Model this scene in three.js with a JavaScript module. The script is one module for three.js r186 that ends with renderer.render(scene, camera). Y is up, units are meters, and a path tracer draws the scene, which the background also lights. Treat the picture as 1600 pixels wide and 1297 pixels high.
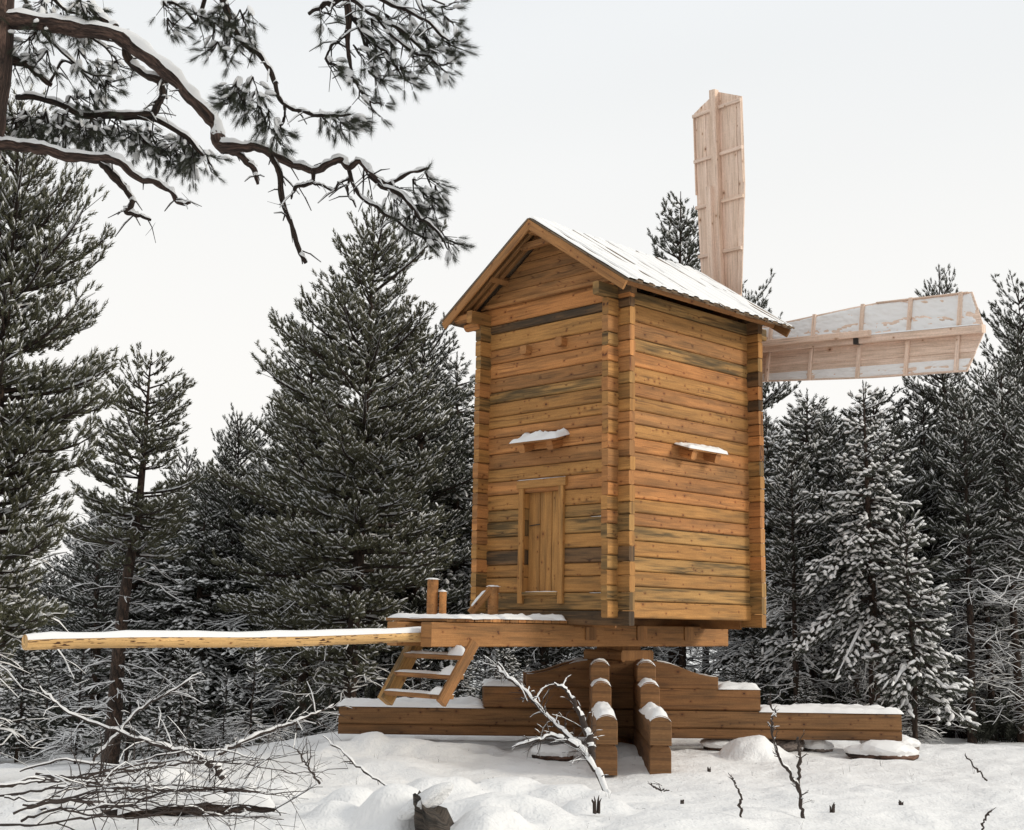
import * as THREE from 'three';
import { mergeGeometries } from 'three/addons/utils/BufferGeometryUtils.js';

// ---------------------------------------------------------------- camera, sky, sun, exposure
const PITCH = 9.2 * Math.PI / 180, ROLL = 0.95 * Math.PI / 180, EYE = 1.6, F = 2000;
const scene = new THREE.Scene();
const camera = new THREE.PerspectiveCamera(2 * Math.atan(648.5 / F) * 180 / Math.PI, 1024 / 830, 0.1, 2000);
camera.position.set(0, EYE, 0);
camera.rotation.order = 'YXZ';
camera.rotation.set(PITCH, 0, ROLL);
camera.updateMatrixWorld(true);
const renderer = new THREE.WebGLRenderer({ antialias: true });
renderer.setSize(1024, 830);
renderer.toneMapping = THREE.LinearToneMapping;
renderer.toneMappingExposure = 1.0;
renderer.shadowMap.enabled = true;

function rng(seed) { let s = seed | 0; return () => { s = (s + 0x6d2b79f5) | 0; let t = Math.imul(s ^ (s >>> 15), 1 | s); t = (t + Math.imul(t ^ (t >>> 7), 61 | t)) ^ t; return ((t ^ (t >>> 14)) >>> 0) / 4294967296; }; }
const hash = (x, y, z) => { let h = Math.imul(x, 374761393) ^ Math.imul(y, 668265263) ^ Math.imul(z, 2147483647 ^ 0x5bd1e995); h = Math.imul(h ^ (h >>> 13), 1274126177); return ((h ^ (h >>> 16)) >>> 0) / 4294967296; };
function noise2(x, y, s = 0, px = 0, py = 0) {           // value noise, -1..1, optionally periodic
  const xi = Math.floor(x), yi = Math.floor(y), fx = x - xi, fy = y - yi, u = fx * fx * (3 - 2 * fx), v = fy * fy * (3 - 2 * fy);
  const w = (a, p) => p ? ((a % p) + p) % p : a;
  const a = hash(w(xi, px), w(yi, py), s), b = hash(w(xi + 1, px), w(yi, py), s), c = hash(w(xi, px), w(yi + 1, py), s), d = hash(w(xi + 1, px), w(yi + 1, py), s);
  return 2 * (a + (b - a) * u + (c - a) * v + (a - b - c + d) * u * v) - 1;
}
const clamp = (x, a = 0, b = 1) => Math.max(a, Math.min(b, x)), lerp = (a, b, t) => a + (b - a) * t;
const sstep = (a, b, x) => { const t = clamp((x - a) / (b - a)); return t * t * (3 - 2 * t); };

{ // overcast sky: warm white near the horizon, faintly blue higher up, soft cloud bands
  const W = 512, H = 256, d = new Float32Array(W * H * 4);
  for (let j = 0; j < H; j++) for (let i = 0; i < W; i++) {
    const el = (j + 0.5) / H * 180 - 90, t = sstep(8, 32, Math.max(el, 0)), az = i / W * 6.28318;
    const n = 0.5 * noise2(Math.cos(az) * 5 + 9, el / 7 + Math.sin(az) * 3, 3) + 0.3 * noise2(Math.sin(az) * 11 + 20, el / 3.2 + Math.cos(az) * 4, 5);
    const k = 1 + 0.035 * n * t, o = (j * W + i) * 4;
    d[o] = lerp(0.985, 0.85, t) * k; d[o + 1] = lerp(0.972, 0.878, t) * k; d[o + 2] = lerp(0.945, 0.9, t) * k; d[o + 3] = 1;
  }
  const sky = new THREE.DataTexture(d, W, H, THREE.RGBAFormat, THREE.FloatType);
  sky.mapping = THREE.EquirectangularReflectionMapping; sky.magFilter = THREE.LinearFilter; sky.needsUpdate = true;
  scene.background = sky; scene.environment = sky;
}
const sun = new THREE.DirectionalLight(new THREE.Color(1, 0.93, 0.8), 1.9);
sun.position.set(0.9 * 60, 0.46 * 60, 0.24 * 60 - 19);
sun.target.position.set(0, 0, -19); scene.add(sun.target);
sun.castShadow = true; sun.shadow.radius = 30;
Object.assign(sun.shadow.camera, { left: -40, right: 40, top: 40, bottom: -40, near: 1, far: 200 });
scene.add(sun);

// ---------------------------------------------------------------- helpers
const V3 = (x, y, z) => new THREE.Vector3(x, y, z);
const UPV = V3(0, 1, 0);
const camQ = camera.quaternion.clone();
const at = (px, py, depth) => V3((px - 800) / F * depth, -(py - 648.5) / F * depth, -depth).applyQuaternion(camQ).add(camera.position); // a pixel of the photograph at a distance
const names = new Map();
function numbered(n) { const k = names.get(n) || 0; names.set(n, k + 1); return k ? n + '_' + String(k).padStart(3, '0') : n; }
function shadow(o) { o.castShadow = o.receiveShadow = true; return o; }
function part(name, geo, mat, parent) { const m = shadow(new THREE.Mesh(geo, mat)); m.name = name; parent.add(m); return m; }
function thing(name, label, category, pos, group) {
  const o = new THREE.Group(); o.name = numbered(name); o.userData = { label, category }; if (group) o.userData.group = group;
  if (pos) o.position.copy(pos); scene.add(o); return o;
}

class MB {                                               // collects triangles
  constructor() { this.p = []; this.n = []; this.i = []; this.uv = []; this.c = null; }
  get count() { return this.p.length / 3; }
  v(x, y, z, nx = 0, ny = 0, nz = 0, u = 0, w = 0) { this.p.push(x, y, z); this.n.push(nx, ny, nz); this.uv.push(u, w); return this.p.length / 3 - 1; }
  tube(pts, rad, sides = 6, cap = true) {                // round limb through points
    const N = pts.length; if (N < 2) return; let ref = null, len = 0, start = this.count;
    for (let k = 0; k < N; k++) {
      const t = pts[Math.min(k + 1, N - 1)].clone().sub(pts[Math.max(k - 1, 0)]); if (t.lengthSq() < 1e-12) t.set(0, 1, 0); t.normalize();
      if (!ref) ref = Math.abs(t.y) < 0.9 ? V3(0, 1, 0) : V3(1, 0, 0);
      const a = ref.clone().addScaledVector(t, -ref.dot(t)).normalize(), b = t.clone().cross(a); ref = a;
      if (k) len += pts[k].distanceTo(pts[k - 1]);
      const r = Array.isArray(rad) ? rad[k] : rad;
      for (let s = 0; s < sides; s++) {
        const an = s / sides * 6.28318, ca = Math.cos(an), sa = Math.sin(an), nx = a.x * ca + b.x * sa, ny = a.y * ca + b.y * sa, nz = a.z * ca + b.z * sa;
        this.v(pts[k].x + nx * r, pts[k].y + ny * r, pts[k].z + nz * r, nx, ny, nz, s / sides * 2, len * 1.5);
      }
    }
    for (let k = 0; k < N - 1; k++) for (let s = 0; s < sides; s++) {
      const q = start + k * sides, s1 = (s + 1) % sides;
      this.i.push(q + s, q + s1, q + sides + s, q + s1, q + sides + s1, q + sides + s);
    }
    if (cap) for (const [k, dir] of [[0, -1], [N - 1, 1]]) {
      const t = pts[k === 0 ? 1 : N - 1].clone().sub(pts[k === 0 ? 0 : N - 2]).normalize().multiplyScalar(dir), c0 = this.v(pts[k].x, pts[k].y, pts[k].z, t.x, t.y, t.z), q = start + k * sides, e = this.count;
      for (let s = 0; s < sides; s++) this.v(this.p[(q + s) * 3], this.p[(q + s) * 3 + 1], this.p[(q + s) * 3 + 2], t.x, t.y, t.z, 0.1 * s, 0);
      for (let s = 0; s < sides; s++) dir > 0 ? this.i.push(c0, e + s, e + (s + 1) % sides) : this.i.push(c0, e + (s + 1) % sides, e + s);
    }
  }
  tri(ax, ay, az, bx, by, bz, cx, cy, cz) {
    const ux = bx - ax, uy = by - ay, uz = bz - az, wx = cx - ax, wy = cy - ay, wz = cz - az;
    let nx = uy * wz - uz * wy, ny = uz * wx - ux * wz, nz = ux * wy - uy * wx; const l = Math.hypot(nx, ny, nz) || 1; nx /= l; ny /= l; nz /= l;
    const q = this.count; this.v(ax, ay, az, nx, ny, nz); this.v(bx, by, bz, nx, ny, nz); this.v(cx, cy, cz, nx, ny, nz); this.i.push(q, q + 1, q + 2);
  }
  lump(c, dir, L, w, h) {                                // an elongated lump of snow, 12 faces
    let hx = dir.x, hz = dir.z, hl = Math.hypot(hx, hz) || 1; const sx = -hz / hl, sz = hx / hl, q = this.count;
    const d = (f, s, y, nx, ny, nz) => this.v(c.x + dir.x * L * f + sx * w * s, c.y + dir.y * L * f + h * y, c.z + dir.z * L * f + sz * w * s, nx, ny, nz);
    d(-0.5, 0, 0.1, -dir.x, 0.3, -dir.z); d(0.5, 0, 0, dir.x, 0.3, dir.z);
    for (const f of [-0.2, 0.25]) { d(f, -0.5, 0, -sx, 0.25, -sz); d(f, 0, 0.75, 0, 1, 0); d(f, 0.5, 0, sx, 0.25, sz); d(f, 0, -0.3, 0, -1, 0); }
    for (let k = 0; k < 4; k++) { const a = q + 2 + k, b = q + 2 + (k + 1) % 4; this.i.push(q, b, a, q + 1, a + 4, b + 4, a, b, a + 4, b, b + 4, a + 4); }
  }
  geo(normals = false) {
    const g = new THREE.BufferGeometry();
    g.setAttribute('position', new THREE.Float32BufferAttribute(this.p, 3)); g.setAttribute('uv', new THREE.Float32BufferAttribute(this.uv, 2));
    g.setIndex(this.i); if (normals) g.computeVertexNormals(); else g.setAttribute('normal', new THREE.Float32BufferAttribute(this.n, 3));
    return g;
  }
}

// ---------------------------------------------------------------- materials
function tex(W, H, fn, srgb = true) {
  const d = new Uint8Array(W * H * 4), o = [0, 0, 0];
  for (let j = 0; j < H; j++) for (let i = 0; i < W; i++) { fn(i / W, j / H, o); const k = (j * W + i) * 4; d[k] = clamp(o[0]) * 255; d[k + 1] = clamp(o[1]) * 255; d[k + 2] = clamp(o[2]) * 255; d[k + 3] = 255; }
  const t = new THREE.DataTexture(d, W, H); t.wrapS = t.wrapT = THREE.RepeatWrapping; t.magFilter = THREE.LinearFilter; t.minFilter = THREE.LinearMipmapLinearFilter; t.generateMipmaps = true;
  if (srgb) t.colorSpace = THREE.SRGBColorSpace; t.needsUpdate = true; return t;
}
// wood: 3.2 m along u, 1.6 m along v. stain: share of grey-olive weathering, fleck: dark bark flecks
function woodTex(seed, knots, stain, fleck = 0, crack = 0.4) {
  const r = rng(seed), K = []; for (let i = 0; i < knots; i++) K.push([r(), r(), 0.007 + 0.013 * r() * r(), 0.5 + 0.5 * r()]);
  const cell = new Map();
  K.forEach((k) => { for (let a = -1; a <= 1; a++) for (let b = -1; b <= 1; b++) { const key = ((Math.floor(k[0] * 32) + a + 32) % 32) * 100 + (Math.floor(k[1] * 16) + b + 16) % 16; if (!cell.has(key)) cell.set(key, []); cell.get(key).push(k); } });
  return tex(1024, 512, (u, v, o) => {
    let bend = 0, kn = 0, halo = 0;
    for (const k of cell.get(Math.floor(u * 32) * 100 + Math.floor(v * 16)) || []) {
      let dx = u - k[0], dy = v - k[1]; dx -= Math.round(dx); dy -= Math.round(dy); dx *= 3.2; dy *= 1.6;
      const e = Math.hypot(dx * 0.75, dy) / k[2]; kn = Math.max(kn, k[3] * (1 - sstep(0.55, 1.15, e))); halo = Math.max(halo, 1 - sstep(1, 3.2, e)); bend += Math.exp(-e * e / 9) * Math.sign(dy) * 0.012;
    }
    const w = v + bend + 0.004 * noise2(u * 6, v * 10, seed, 6, 10);
    let g = 0.5 + 0.26 * noise2(u * 8, w * 150, seed + 1, 8, 150) + 0.2 * noise2(u * 18, w * 60, seed + 2, 18, 60) + 0.22 * noise2(u * 3, w * 24, seed + 3, 3, 24);
    const big = 0.5 + 0.5 * noise2(u * 4, v * 7, seed + 4, 4, 7), fine = 0.05 * noise2(u * 300, v * 250, seed + 5, 300, 250);
    let L = 0.86 + 0.17 * (g - 0.5) + 0.1 * (big - 0.5) + fine, R = L, G = L * (0.99 + 0.03 * (g - 0.5)), B = L * (0.97 + 0.08 * (g - 0.5));
    const m = clamp(kn); R = lerp(R, 0.3, m * 0.8); G = lerp(G, 0.2, m * 0.82); B = lerp(B, 0.15, m * 0.82); R *= 1 - 0.1 * halo; G *= 1 - 0.15 * halo; B *= 1 - 0.2 * halo;
    if (stain) {
      const s = stain * sstep(-0.45, 0.95, noise2(u * 7, v * 26, seed + 7, 7, 26) * 0.6 + noise2(u * 16, v * 110, seed + 8, 16, 110) * 0.4 + noise2(u * 3, v * 5, seed + 9, 3, 5) * 0.45);
      R = lerp(R, 0.52 * L, s); G = lerp(G, 0.55 * L, s); B = lerp(B, 0.56 * L, s);
    }
    if (fleck) { const s = fleck * sstep(0.42, 0.6, noise2(u * 28, v * 70, seed + 11, 28, 70) * 0.75 + 0.35 * noise2(u * 90, v * 160, seed + 12, 90, 160)); R = lerp(R, 0.28, s); G = lerp(G, 0.2, s); B = lerp(B, 0.14, s); }
    const ck = crack * sstep(0.62, 0.78, noise2(u * 5, w * 110, seed + 13, 5, 110)); R *= 1 - 0.5 * ck; G *= 1 - 0.55 * ck; B *= 1 - 0.6 * ck;
    o[0] = R; o[1] = G; o[2] = B;
  });
}
const T_CLEAN = woodTex(11, 100, 0.42), T_HALF = woodTex(23, 80, 0.5), T_STAIN = woodTex(37, 80, 1, 0, 0.6), T_FLECK = woodTex(51, 30, 0, 0.9), T_PALE = woodTex(67, 24, 0, 0, 0.25);
const T_GRAINB = tex(512, 256, (u, v, o) => { const h = 0.5 + 0.25 * noise2(u * 4, v * 130, 71, 4, 130) + 0.2 * noise2(u * 14, v * 50, 72, 14, 50) + 0.1 * noise2(u * 200, v * 120, 73, 200, 120); o[0] = o[1] = o[2] = h; }, false);
const lin = (r, g, b) => new THREE.Color().setRGB(r, g, b);
function woodMats(map, r, g, b, n = 4, jit = 0.1, rough = 0.78) {
  const q = rng(Math.round(r * 1000 + g * 77)), a = [];
  for (let i = 0; i < n; i++) { const k = 1 + jit * (2 * q() - 1), h = jit * 0.4 * (2 * q() - 1); a.push(new THREE.MeshStandardMaterial({ map, color: lin(r * k * (1 + h), g * k, b * k * (1 - h)), roughness: rough, bumpMap: T_GRAINB, bumpScale: 0.0025 })); }
  return a;
}
const WOOD = {
  A: woodMats(T_CLEAN, 0.6, 0.268, 0.086, 6, 0.14), B: woodMats(T_HALF, 0.57, 0.28, 0.08, 6, 0.14), C: woodMats(T_STAIN, 0.5, 0.27, 0.085), D: woodMats(T_STAIN, 0.24, 0.125, 0.05),
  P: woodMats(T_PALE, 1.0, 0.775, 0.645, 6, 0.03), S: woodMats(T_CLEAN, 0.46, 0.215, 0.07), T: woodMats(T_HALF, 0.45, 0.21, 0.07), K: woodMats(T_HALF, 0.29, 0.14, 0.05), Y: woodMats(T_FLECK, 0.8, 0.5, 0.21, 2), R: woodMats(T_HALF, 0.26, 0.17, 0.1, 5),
};
let pickN = 0;
const pick = (k) => WOOD[k][pickN++ % WOOD[k].length];
const SNOWB = tex(512, 512, (u, v, o) => { o[0] = o[1] = o[2] = 0.5 + 0.22 * noise2(u * 20, v * 20, 81, 20, 20) + 0.16 * noise2(u * 55, v * 55, 82, 55, 55) + 0.12 * noise2(u * 160, v * 160, 83, 160, 160); }, false);
const SNOW = new THREE.MeshStandardMaterial({ color: lin(0.82, 0.815, 0.81), roughness: 0.85 });
const SNOWG = new THREE.MeshStandardMaterial({ color: lin(0.82, 0.815, 0.81), roughness: 0.85, bumpMap: SNOWB, bumpScale: 0.02 });
const NEEDLE = new THREE.MeshStandardMaterial({ color: lin(0.05, 0.054, 0.034), roughness: 0.75, side: THREE.DoubleSide });
const NEEDLE2 = new THREE.MeshStandardMaterial({ color: lin(0.045, 0.048, 0.034), roughness: 0.8, side: THREE.DoubleSide });
const NEEDLEY = new THREE.MeshStandardMaterial({ color: lin(0.085, 0.084, 0.046), roughness: 0.75, side: THREE.DoubleSide });
const BARKT = tex(256, 256, (u, v, o) => { const w = u + 0.03 * noise2(u * 5, v * 12, 94, 5, 12), g = 0.5 + 0.3 * noise2(u * 8, v * 6, 91, 8, 6) + 0.34 * noise2(w * 24, v * 14, 92, 24, 14) + 0.25 * noise2(w * 64, v * 40, 93, 64, 40); const k = 0.3 + 0.7 * clamp(g); o[0] = k; o[1] = k * 0.95; o[2] = k * 0.92; });
const BARK = new THREE.MeshStandardMaterial({ map: BARKT, color: lin(0.11, 0.075, 0.055), roughness: 0.95, bumpMap: BARKT, bumpScale: 0.012 });
const BARKR = new THREE.MeshStandardMaterial({ map: BARKT, color: lin(0.2, 0.135, 0.11), roughness: 0.95, bumpMap: BARKT, bumpScale: 0.014 });
const TWIG = new THREE.MeshStandardMaterial({ color: lin(0.045, 0.032, 0.026), roughness: 0.9 });
const STONE = new THREE.MeshStandardMaterial({ map: BARKT, color: lin(0.3, 0.27, 0.25), roughness: 0.95, bumpMap: BARKT, bumpScale: 0.02 });
const IRON = new THREE.MeshStandardMaterial({ color: lin(0.02, 0.018, 0.016), roughness: 0.6 });

// ---------------------------------------------------------------- timber and snow shapes
let uvSeed = 1;
function chamferBox(lx, ly, lz, c = 0.008, cut = 0) {      // bevelled timber, grain along its longest side; cut: slanted ends (per metre of height)
  const ax = lx >= ly && lx >= lz ? 0 : ly >= lz ? 1 : 2, L = [lx, ly, lz][ax], A = ax === 0 ? ly : lx, B = ax === 2 ? ly : lz; // A first cross axis, B second
  const a = A / 2, b = B / 2, cc = Math.min(c, a * 0.9, b * 0.9), P = [[a, b - cc], [a - cc, b], [-a + cc, b], [-a, b - cc], [-a, -b + cc], [-a + cc, -b], [a - cc, -b], [a, -b + cc]];
  const m = new MB(), uo = (uvSeed * 0.618034) % 1, vo = (uvSeed++ * 0.754877) % 1;
  const put = (l, p, n, u, v) => {
    const s = cut && ax === 0 ? Math.sign(l) * cut * (p[0] + a) : 0, l2 = l - s;
    const q = ax === 0 ? [l2, p[0], p[1]] : ax === 1 ? [p[0], l2, p[1]] : [p[0], p[1], l2], k = ax === 0 ? [n[2], n[0], n[1]] : ax === 1 ? [n[0], n[2], n[1]] : [n[0], n[1], n[2]];
    return m.v(q[0], q[1], q[2], k[0], k[1], k[2], u, v);
  };
  let per = 0; const flip = ax === 1;
  for (let k = 0; k < 8; k++) {
    const p = P[k], q = P[(k + 1) % 8], ex = q[0] - p[0], ey = q[1] - p[1], el = Math.hypot(ex, ey), n = [ey / el, -ex / el, 0];
    const v0 = vo + per / 1.6, v1 = vo + (per + el) / 1.6; per += el;
    const i0 = put(-L / 2, p, n, uo, v0), i1 = put(-L / 2, q, n, uo, v1), i2 = put(L / 2, q, n, uo + L / 3.2, v1), i3 = put(L / 2, p, n, uo + L / 3.2, v0);
    // outward check: the ring runs counter-clockwise in (first, second) axes
    flip ? m.i.push(i0, i1, i2, i0, i2, i3) : m.i.push(i0, i2, i1, i0, i3, i2);
    n[0] = -n[0]; n[1] = -n[1];
  }
  for (const s of [-1, 1]) {
    const c0 = put(s * L / 2, [0, 0], [0, 0, s], uo + 0.01, vo), e = m.count;
    for (let k = 0; k < 8; k++) put(s * L / 2, P[k], [0, 0, s], uo + 0.01 + 0.004 * k, vo + P[k][1] * 0.3);
    for (let k = 0; k < 8; k++) (s > 0) !== flip ? m.i.push(c0, e + k, e + (k + 1) % 8) : m.i.push(c0, e + (k + 1) % 8, e + k);
  }
  const g = m.geo(); fixNormals(g); return g;
}
function fixNormals(g) {                                  // flat, outward normals from the faces themselves
  const h = g.toNonIndexed(), p = h.attributes.position; g.computeBoundingBox(); const c = g.boundingBox.getCenter(V3(0, 0, 0)), a = V3(0, 0, 0), b = V3(0, 0, 0), d = V3(0, 0, 0);
  const idx = g.index.array, P = g.attributes.position;
  for (let k = 0; k < idx.length; k += 3) {
    a.fromBufferAttribute(P, idx[k]); b.fromBufferAttribute(P, idx[k + 1]); d.fromBufferAttribute(P, idx[k + 2]);
    const n = b.clone().sub(a).cross(d.clone().sub(a)), o = a.clone().add(b).add(d).divideScalar(3).sub(c);
    if (n.dot(o) < 0) { const t = idx[k + 1]; idx[k + 1] = idx[k + 2]; idx[k + 2] = t; n.negate(); }
    n.normalize(); for (let q = 0; q < 3; q++) g.attributes.normal.setXYZ(idx[k + q], n.x, n.y, n.z);
  }
  return g;
}
function timber(name, parent, mat, size, pos, rot, c, cut) {
  const m = part(name, chamferBox(size[0], size[1], size[2], c, cut), typeof mat === 'string' ? pick(mat) : mat, parent);
  m.position.set(pos[0], pos[1], pos[2]); if (rot) m.rotation.set(rot[0], rot[1], rot[2]); return m;
}
function bar(name, parent, mat, a, b, w, t, c = 0.008, up = UPV) { // timber between two points
  const d = b.clone().sub(a), L = d.length(), m = part(name, chamferBox(L, t, w, c), typeof mat === 'string' ? pick(mat) : mat, parent);
  const x = d.normalize(), z = x.clone().cross(up).normalize(), y = z.clone().cross(x); m.quaternion.setFromRotationMatrix(new THREE.Matrix4().makeBasis(x, y, z)); m.position.copy(a).add(b).multiplyScalar(0.5); return m;
}
function snowPad(L, W, T, seed, o = {}) {                 // snow lying on a flat or round top, along x; rounded sides, uneven thickness
  const nx = Math.max(6, Math.round(L / (o.step || 0.05))), nz = o.nz || 10, m = new MB(), round = o.round || 0, hole = o.hole || 0;
  for (let i = 0; i <= nx; i++) for (let j = 0; j <= nz; j++) {
    const s = i / nx, q = j / nz * 2 - 1, x = (s - 0.5) * L, end = Math.min(1, Math.min(s, 1 - s) * L / (T * 1.2 + 0.01)), e = Math.sqrt(1 - (1 - end) * (1 - end));
    const qq = clamp(Math.abs(q) * (1 + 0.22 * Math.max(0, noise2(x * 5 + (q > 0 ? 30 : 0), 2.5, seed + 5)) + 0.12 * Math.max(0, noise2(x * 17, q > 0 ? 1 : 6, seed + 6))));
    let prof = Math.pow(1 - Math.pow(qq, o.pow || 5), 0.6) * e, n = 0.75 + 0.4 * noise2(x * 2.2 + seed * 7, q * 1.2 + seed, seed) + 0.25 * noise2(x * 7, q * 3 + 3, seed + 1) + 0.16 * noise2(x * 22, q * 8, seed + 2);
    let h = T * prof * n; if (hole) h -= T * hole * sstep(0.1, 0.6, noise2(x * 3.1 + 5, q * 1.5, seed + 3));
    const zed = q * W / 2 * (1 + 0.08 * noise2(x * 4, q > 0 ? 4 : 9, seed + 4)), base = round ? Math.sqrt(Math.max(0, round * round - zed * zed)) - round : 0;
    m.v(x, base + h - 0.003, zed, 0, 1, 0, x, zed);
  }
  for (let i = 0; i < nx; i++) for (let j = 0; j < nz; j++) { const a = i * (nz + 1) + j, b = a + nz + 1; m.i.push(a, a + 1, b, b, a + 1, b + 1); }
  return m.geo(true);
}
function snowOn(parent, L, W, T, seed, pos, rotY = 0, o) { const m = part('snow', snowPad(L, W, T, seed, o), SNOW, parent); m.position.set(pos[0], pos[1], pos[2]); m.rotation.y = rotY; return m; }

function snowLine(m, pts, rad, T, seed = 1, n = 4, dens = 2) {       // snow lying along a limb
  let q0 = -1, run = 0;
  for (let k = 0; k < pts.length; k++) {
    const t = pts[Math.min(k + 1, pts.length - 1)].clone().sub(pts[Math.max(k - 1, 0)]).normalize(), steep = Math.abs(t.y);
    const th = T * Math.max(0, 0.72 + 0.6 * noise2(k * 0.9, seed, seed) + 0.35 * noise2(k * 2.3, seed, seed + 1)) * (1 - sstep(0.72, 0.95, steep)) * (k === 0 || k === pts.length - 1 ? 0.15 : 1);
    if (th <= T * 0.02) { q0 = -1; continue; }
    const side = t.clone().cross(UPV).normalize(), up = side.clone().cross(t).normalize(), r = Array.isArray(rad) ? rad[k] : rad, q = m.count;
    for (let j = 0; j <= n; j++) { const a = lerp(-1.25, 1.25, j / n), e = r * 1.01 + th * Math.pow(Math.cos(a), 0.7), sx = Math.sin(a) * (r * 1.01 + th * 0.35), cy = Math.cos(a) * e; m.v(pts[k].x + side.x * sx + up.x * cy, pts[k].y + side.y * sx + up.y * cy, pts[k].z + side.z * sx + up.z * cy, side.x * Math.sin(a) + up.x * Math.cos(a), side.y * Math.sin(a) + up.y * Math.cos(a), side.z * Math.sin(a) + up.z * Math.cos(a)); }
    if (q0 >= 0) for (let j = 0; j < n; j++) { const a = q0 + j, b = q + j; m.i.push(a, b, a + 1, b, b + 1, a + 1); }
    q0 = q;
  }
}
const spline = (P, n) => { const c = new THREE.CatmullRomCurve3(P, false, 'centripetal'); return c.getPoints(n); };
const radii = (n, a, b, p = 1) => Array.from({ length: n + 1 }, (_, k) => lerp(a, b, Math.pow(k / n, p)));

// ---------------------------------------------------------------- ground
const mounds = [];
function G(x, z) {
  const d = Math.hypot(x, z), side = sstep(-1.5, -6, x), crest = lerp(20.3, 14.5, side), over = Math.max(0, d - crest);
  let h = -0.05 - 0.09 * sstep(10, 15, d) + 0.1 * sstep(4, 7, x) * 0 - Math.min(over * over / (over + 2.5) * 0.085, 2.2);
  h -= 0.16 * sstep(-3.2, -6, x) * sstep(11, 16, d);
  const near = 1 - sstep(24, 40, d);
  h += near * (0.05 * noise2(x * 0.55, z * 0.55, 101) + 0.04 * noise2(x * 1.3 + 4, z * 1.3, 102) + 0.026 * noise2(x * 3.1, z * 3.1 + 2, 103) + 0.011 * noise2(x * 7.5, z * 7.5, 104));
  h += (1 - near) * 0.8 * noise2(x * 0.03, z * 0.03, 105);
  for (const m of mounds) { let e = ((x - m[0]) ** 2) / (m[2] * m[2]) + ((z - m[1]) ** 2) / (m[4] * m[4]); if (e < 6) { e *= 1 + 0.45 * noise2(x * 3.1 + m[0] * 5, z * 3.1, 107) + 0.2 * noise2(x * 8, z * 8, 108); h += m[3] * Math.exp(-e * e * 0.8 - Math.max(e, 0) * 0.2); } }
  return h;
}
// snow-covered lumps in the foreground: px x, px y of the place, radius across, height, radius along the view
const lumpAt = (px, py, r, h, rz) => { const y = -0.02, ray = at(px, py, 1).sub(camera.position), t = (y - EYE) / ray.y; mounds.push([ray.x * t, ray.z * t, r, h, rz || r]); };
for (const a of [[560, 1262, 0.3, 0.2], [520, 1278, 0.18, 0.14], [618, 1285, 0.34, 0.34, 0.3], [772, 1300, 0.3, 0.22, 0.3], [775, 1272, 0.45, 0.24, 0.4], [850, 1282, 0.3, 0.13], [690, 1222, 0.34, 0.16], [790, 1218, 0.4, 0.14], [880, 1225, 0.32, 0.12], [920, 1252, 0.3, 0.14], [590, 1180, 0.9, 0.12],
  [1060, 1290, 0.6, 0.08], [1330, 1240, 0.9, 0.08], [1500, 1225, 0.8, 0.07], [430, 1230, 0.3, 0.1], [300, 1250, 0.5, 0.14], [120, 1240, 0.5, 0.18], [60, 1275, 0.5, 0.12], [250, 1205, 0.4, 0.16], [1180, 1262, 0.35, 0.08]]) lumpAt(...a);
mounds.push([-1.86, -17.95, 0.2, 0.1, 0.3], [-1.5, -18, 1.1, 0.13, 0.5], [3.3, -18.0, 0.36, 0.28, 0.4], [1.45, -18.2, 1.2, 0.08, 0.6]);
{
  const axis = (lo, hi, step, far) => { const a = []; let s = step, x = lo; const neg = []; while (x > -far) { s *= 1.16; x -= s; neg.unshift(x); } for (x = lo; x < hi; x += step) a.push(x); s = step; while (x < far) { a.push(x); s *= 1.16; x += s; } a.push(x); return [...neg, ...a]; };
  const xs = axis(-8.5, 10, 0.07, 700), zs = axis(-22, -8.6, 0.06, 700), m = new MB(), n = zs.length;
  for (const x of xs) for (const z of zs) m.v(x, G(x, z), z, 0, 1, 0, x / 2.4, z / 2.4);
  for (let i = 0; i < xs.length - 1; i++) for (let j = 0; j < n - 1; j++) { const a = i * n + j, b = a + n; m.i.push(a, a + 1, b, b, a + 1, b + 1); }
  const g = shadow(new THREE.Mesh(m.geo(true), SNOWG)); g.name = 'snowy_ground'; g.userData = { kind: 'structure', label: 'uneven snow covered ground of the clearing' }; scene.add(g);
}

// ---------------------------------------------------------------- the windmill
const YAW = 45.6 * Math.PI / 180, A = 1.315, B = 1.55, TH = 0.11, TAIL = 0.2;
const mill = thing('windmill', 'tall log post windmill with bare plank sails and snowy roof standing on stepped timber trestle', 'windmill', V3(1.616, 0, -19.02));
mill.rotation.y = -YAW;                                   // local x: along the door wall, local -z: along the side wall, away
const P3 = (U, h, V) => V3(U, h, -V);
const LH = [1.576, 1.774, 2.015, 2.232, 2.414, 2.62, 2.817, 3.037, 3.205, 3.427, 3.622, 3.81, 4.034, 4.273, 4.42, 4.59, 4.8, 4.962, 5.172, 5.396, 5.609, 5.858, 5.989, 6.254];
const LT = 'DCBBDBCCBABAAABBCAAAADA'.split('');
const RH = [1.677, 1.905, 2.1, 2.304, 2.5, 2.714, 2.911, 3.092, 3.283, 3.465, 3.674, 3.91, 4.112, 4.302, 4.492, 4.687, 4.883, 5.101, 5.315, 5.504, 5.736, 5.981, 6.17];
const RT = 'BCBCBCABAAAABABABACABC'.split('');  // last letter: the shadow under the eave is put into the top log's tone
const q = rng(5);
const DU0 = -0.43, DU1 = 0.26;                            // door opening
function wallPanel(name, size, pos) { const m = part(name, new THREE.BoxGeometry(...size), WOOD.T[0], mill); m.position.set(...pos); return m; }
const wF = wallPanel('wall', [2 * A - 0.3, 4.9, 0.02], [0, 4, B - 0.14]), wB = wallPanel('wall', [2 * A - 0.3, 4.9, 0.02], [0, 4, -B + 0.14]);
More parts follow.
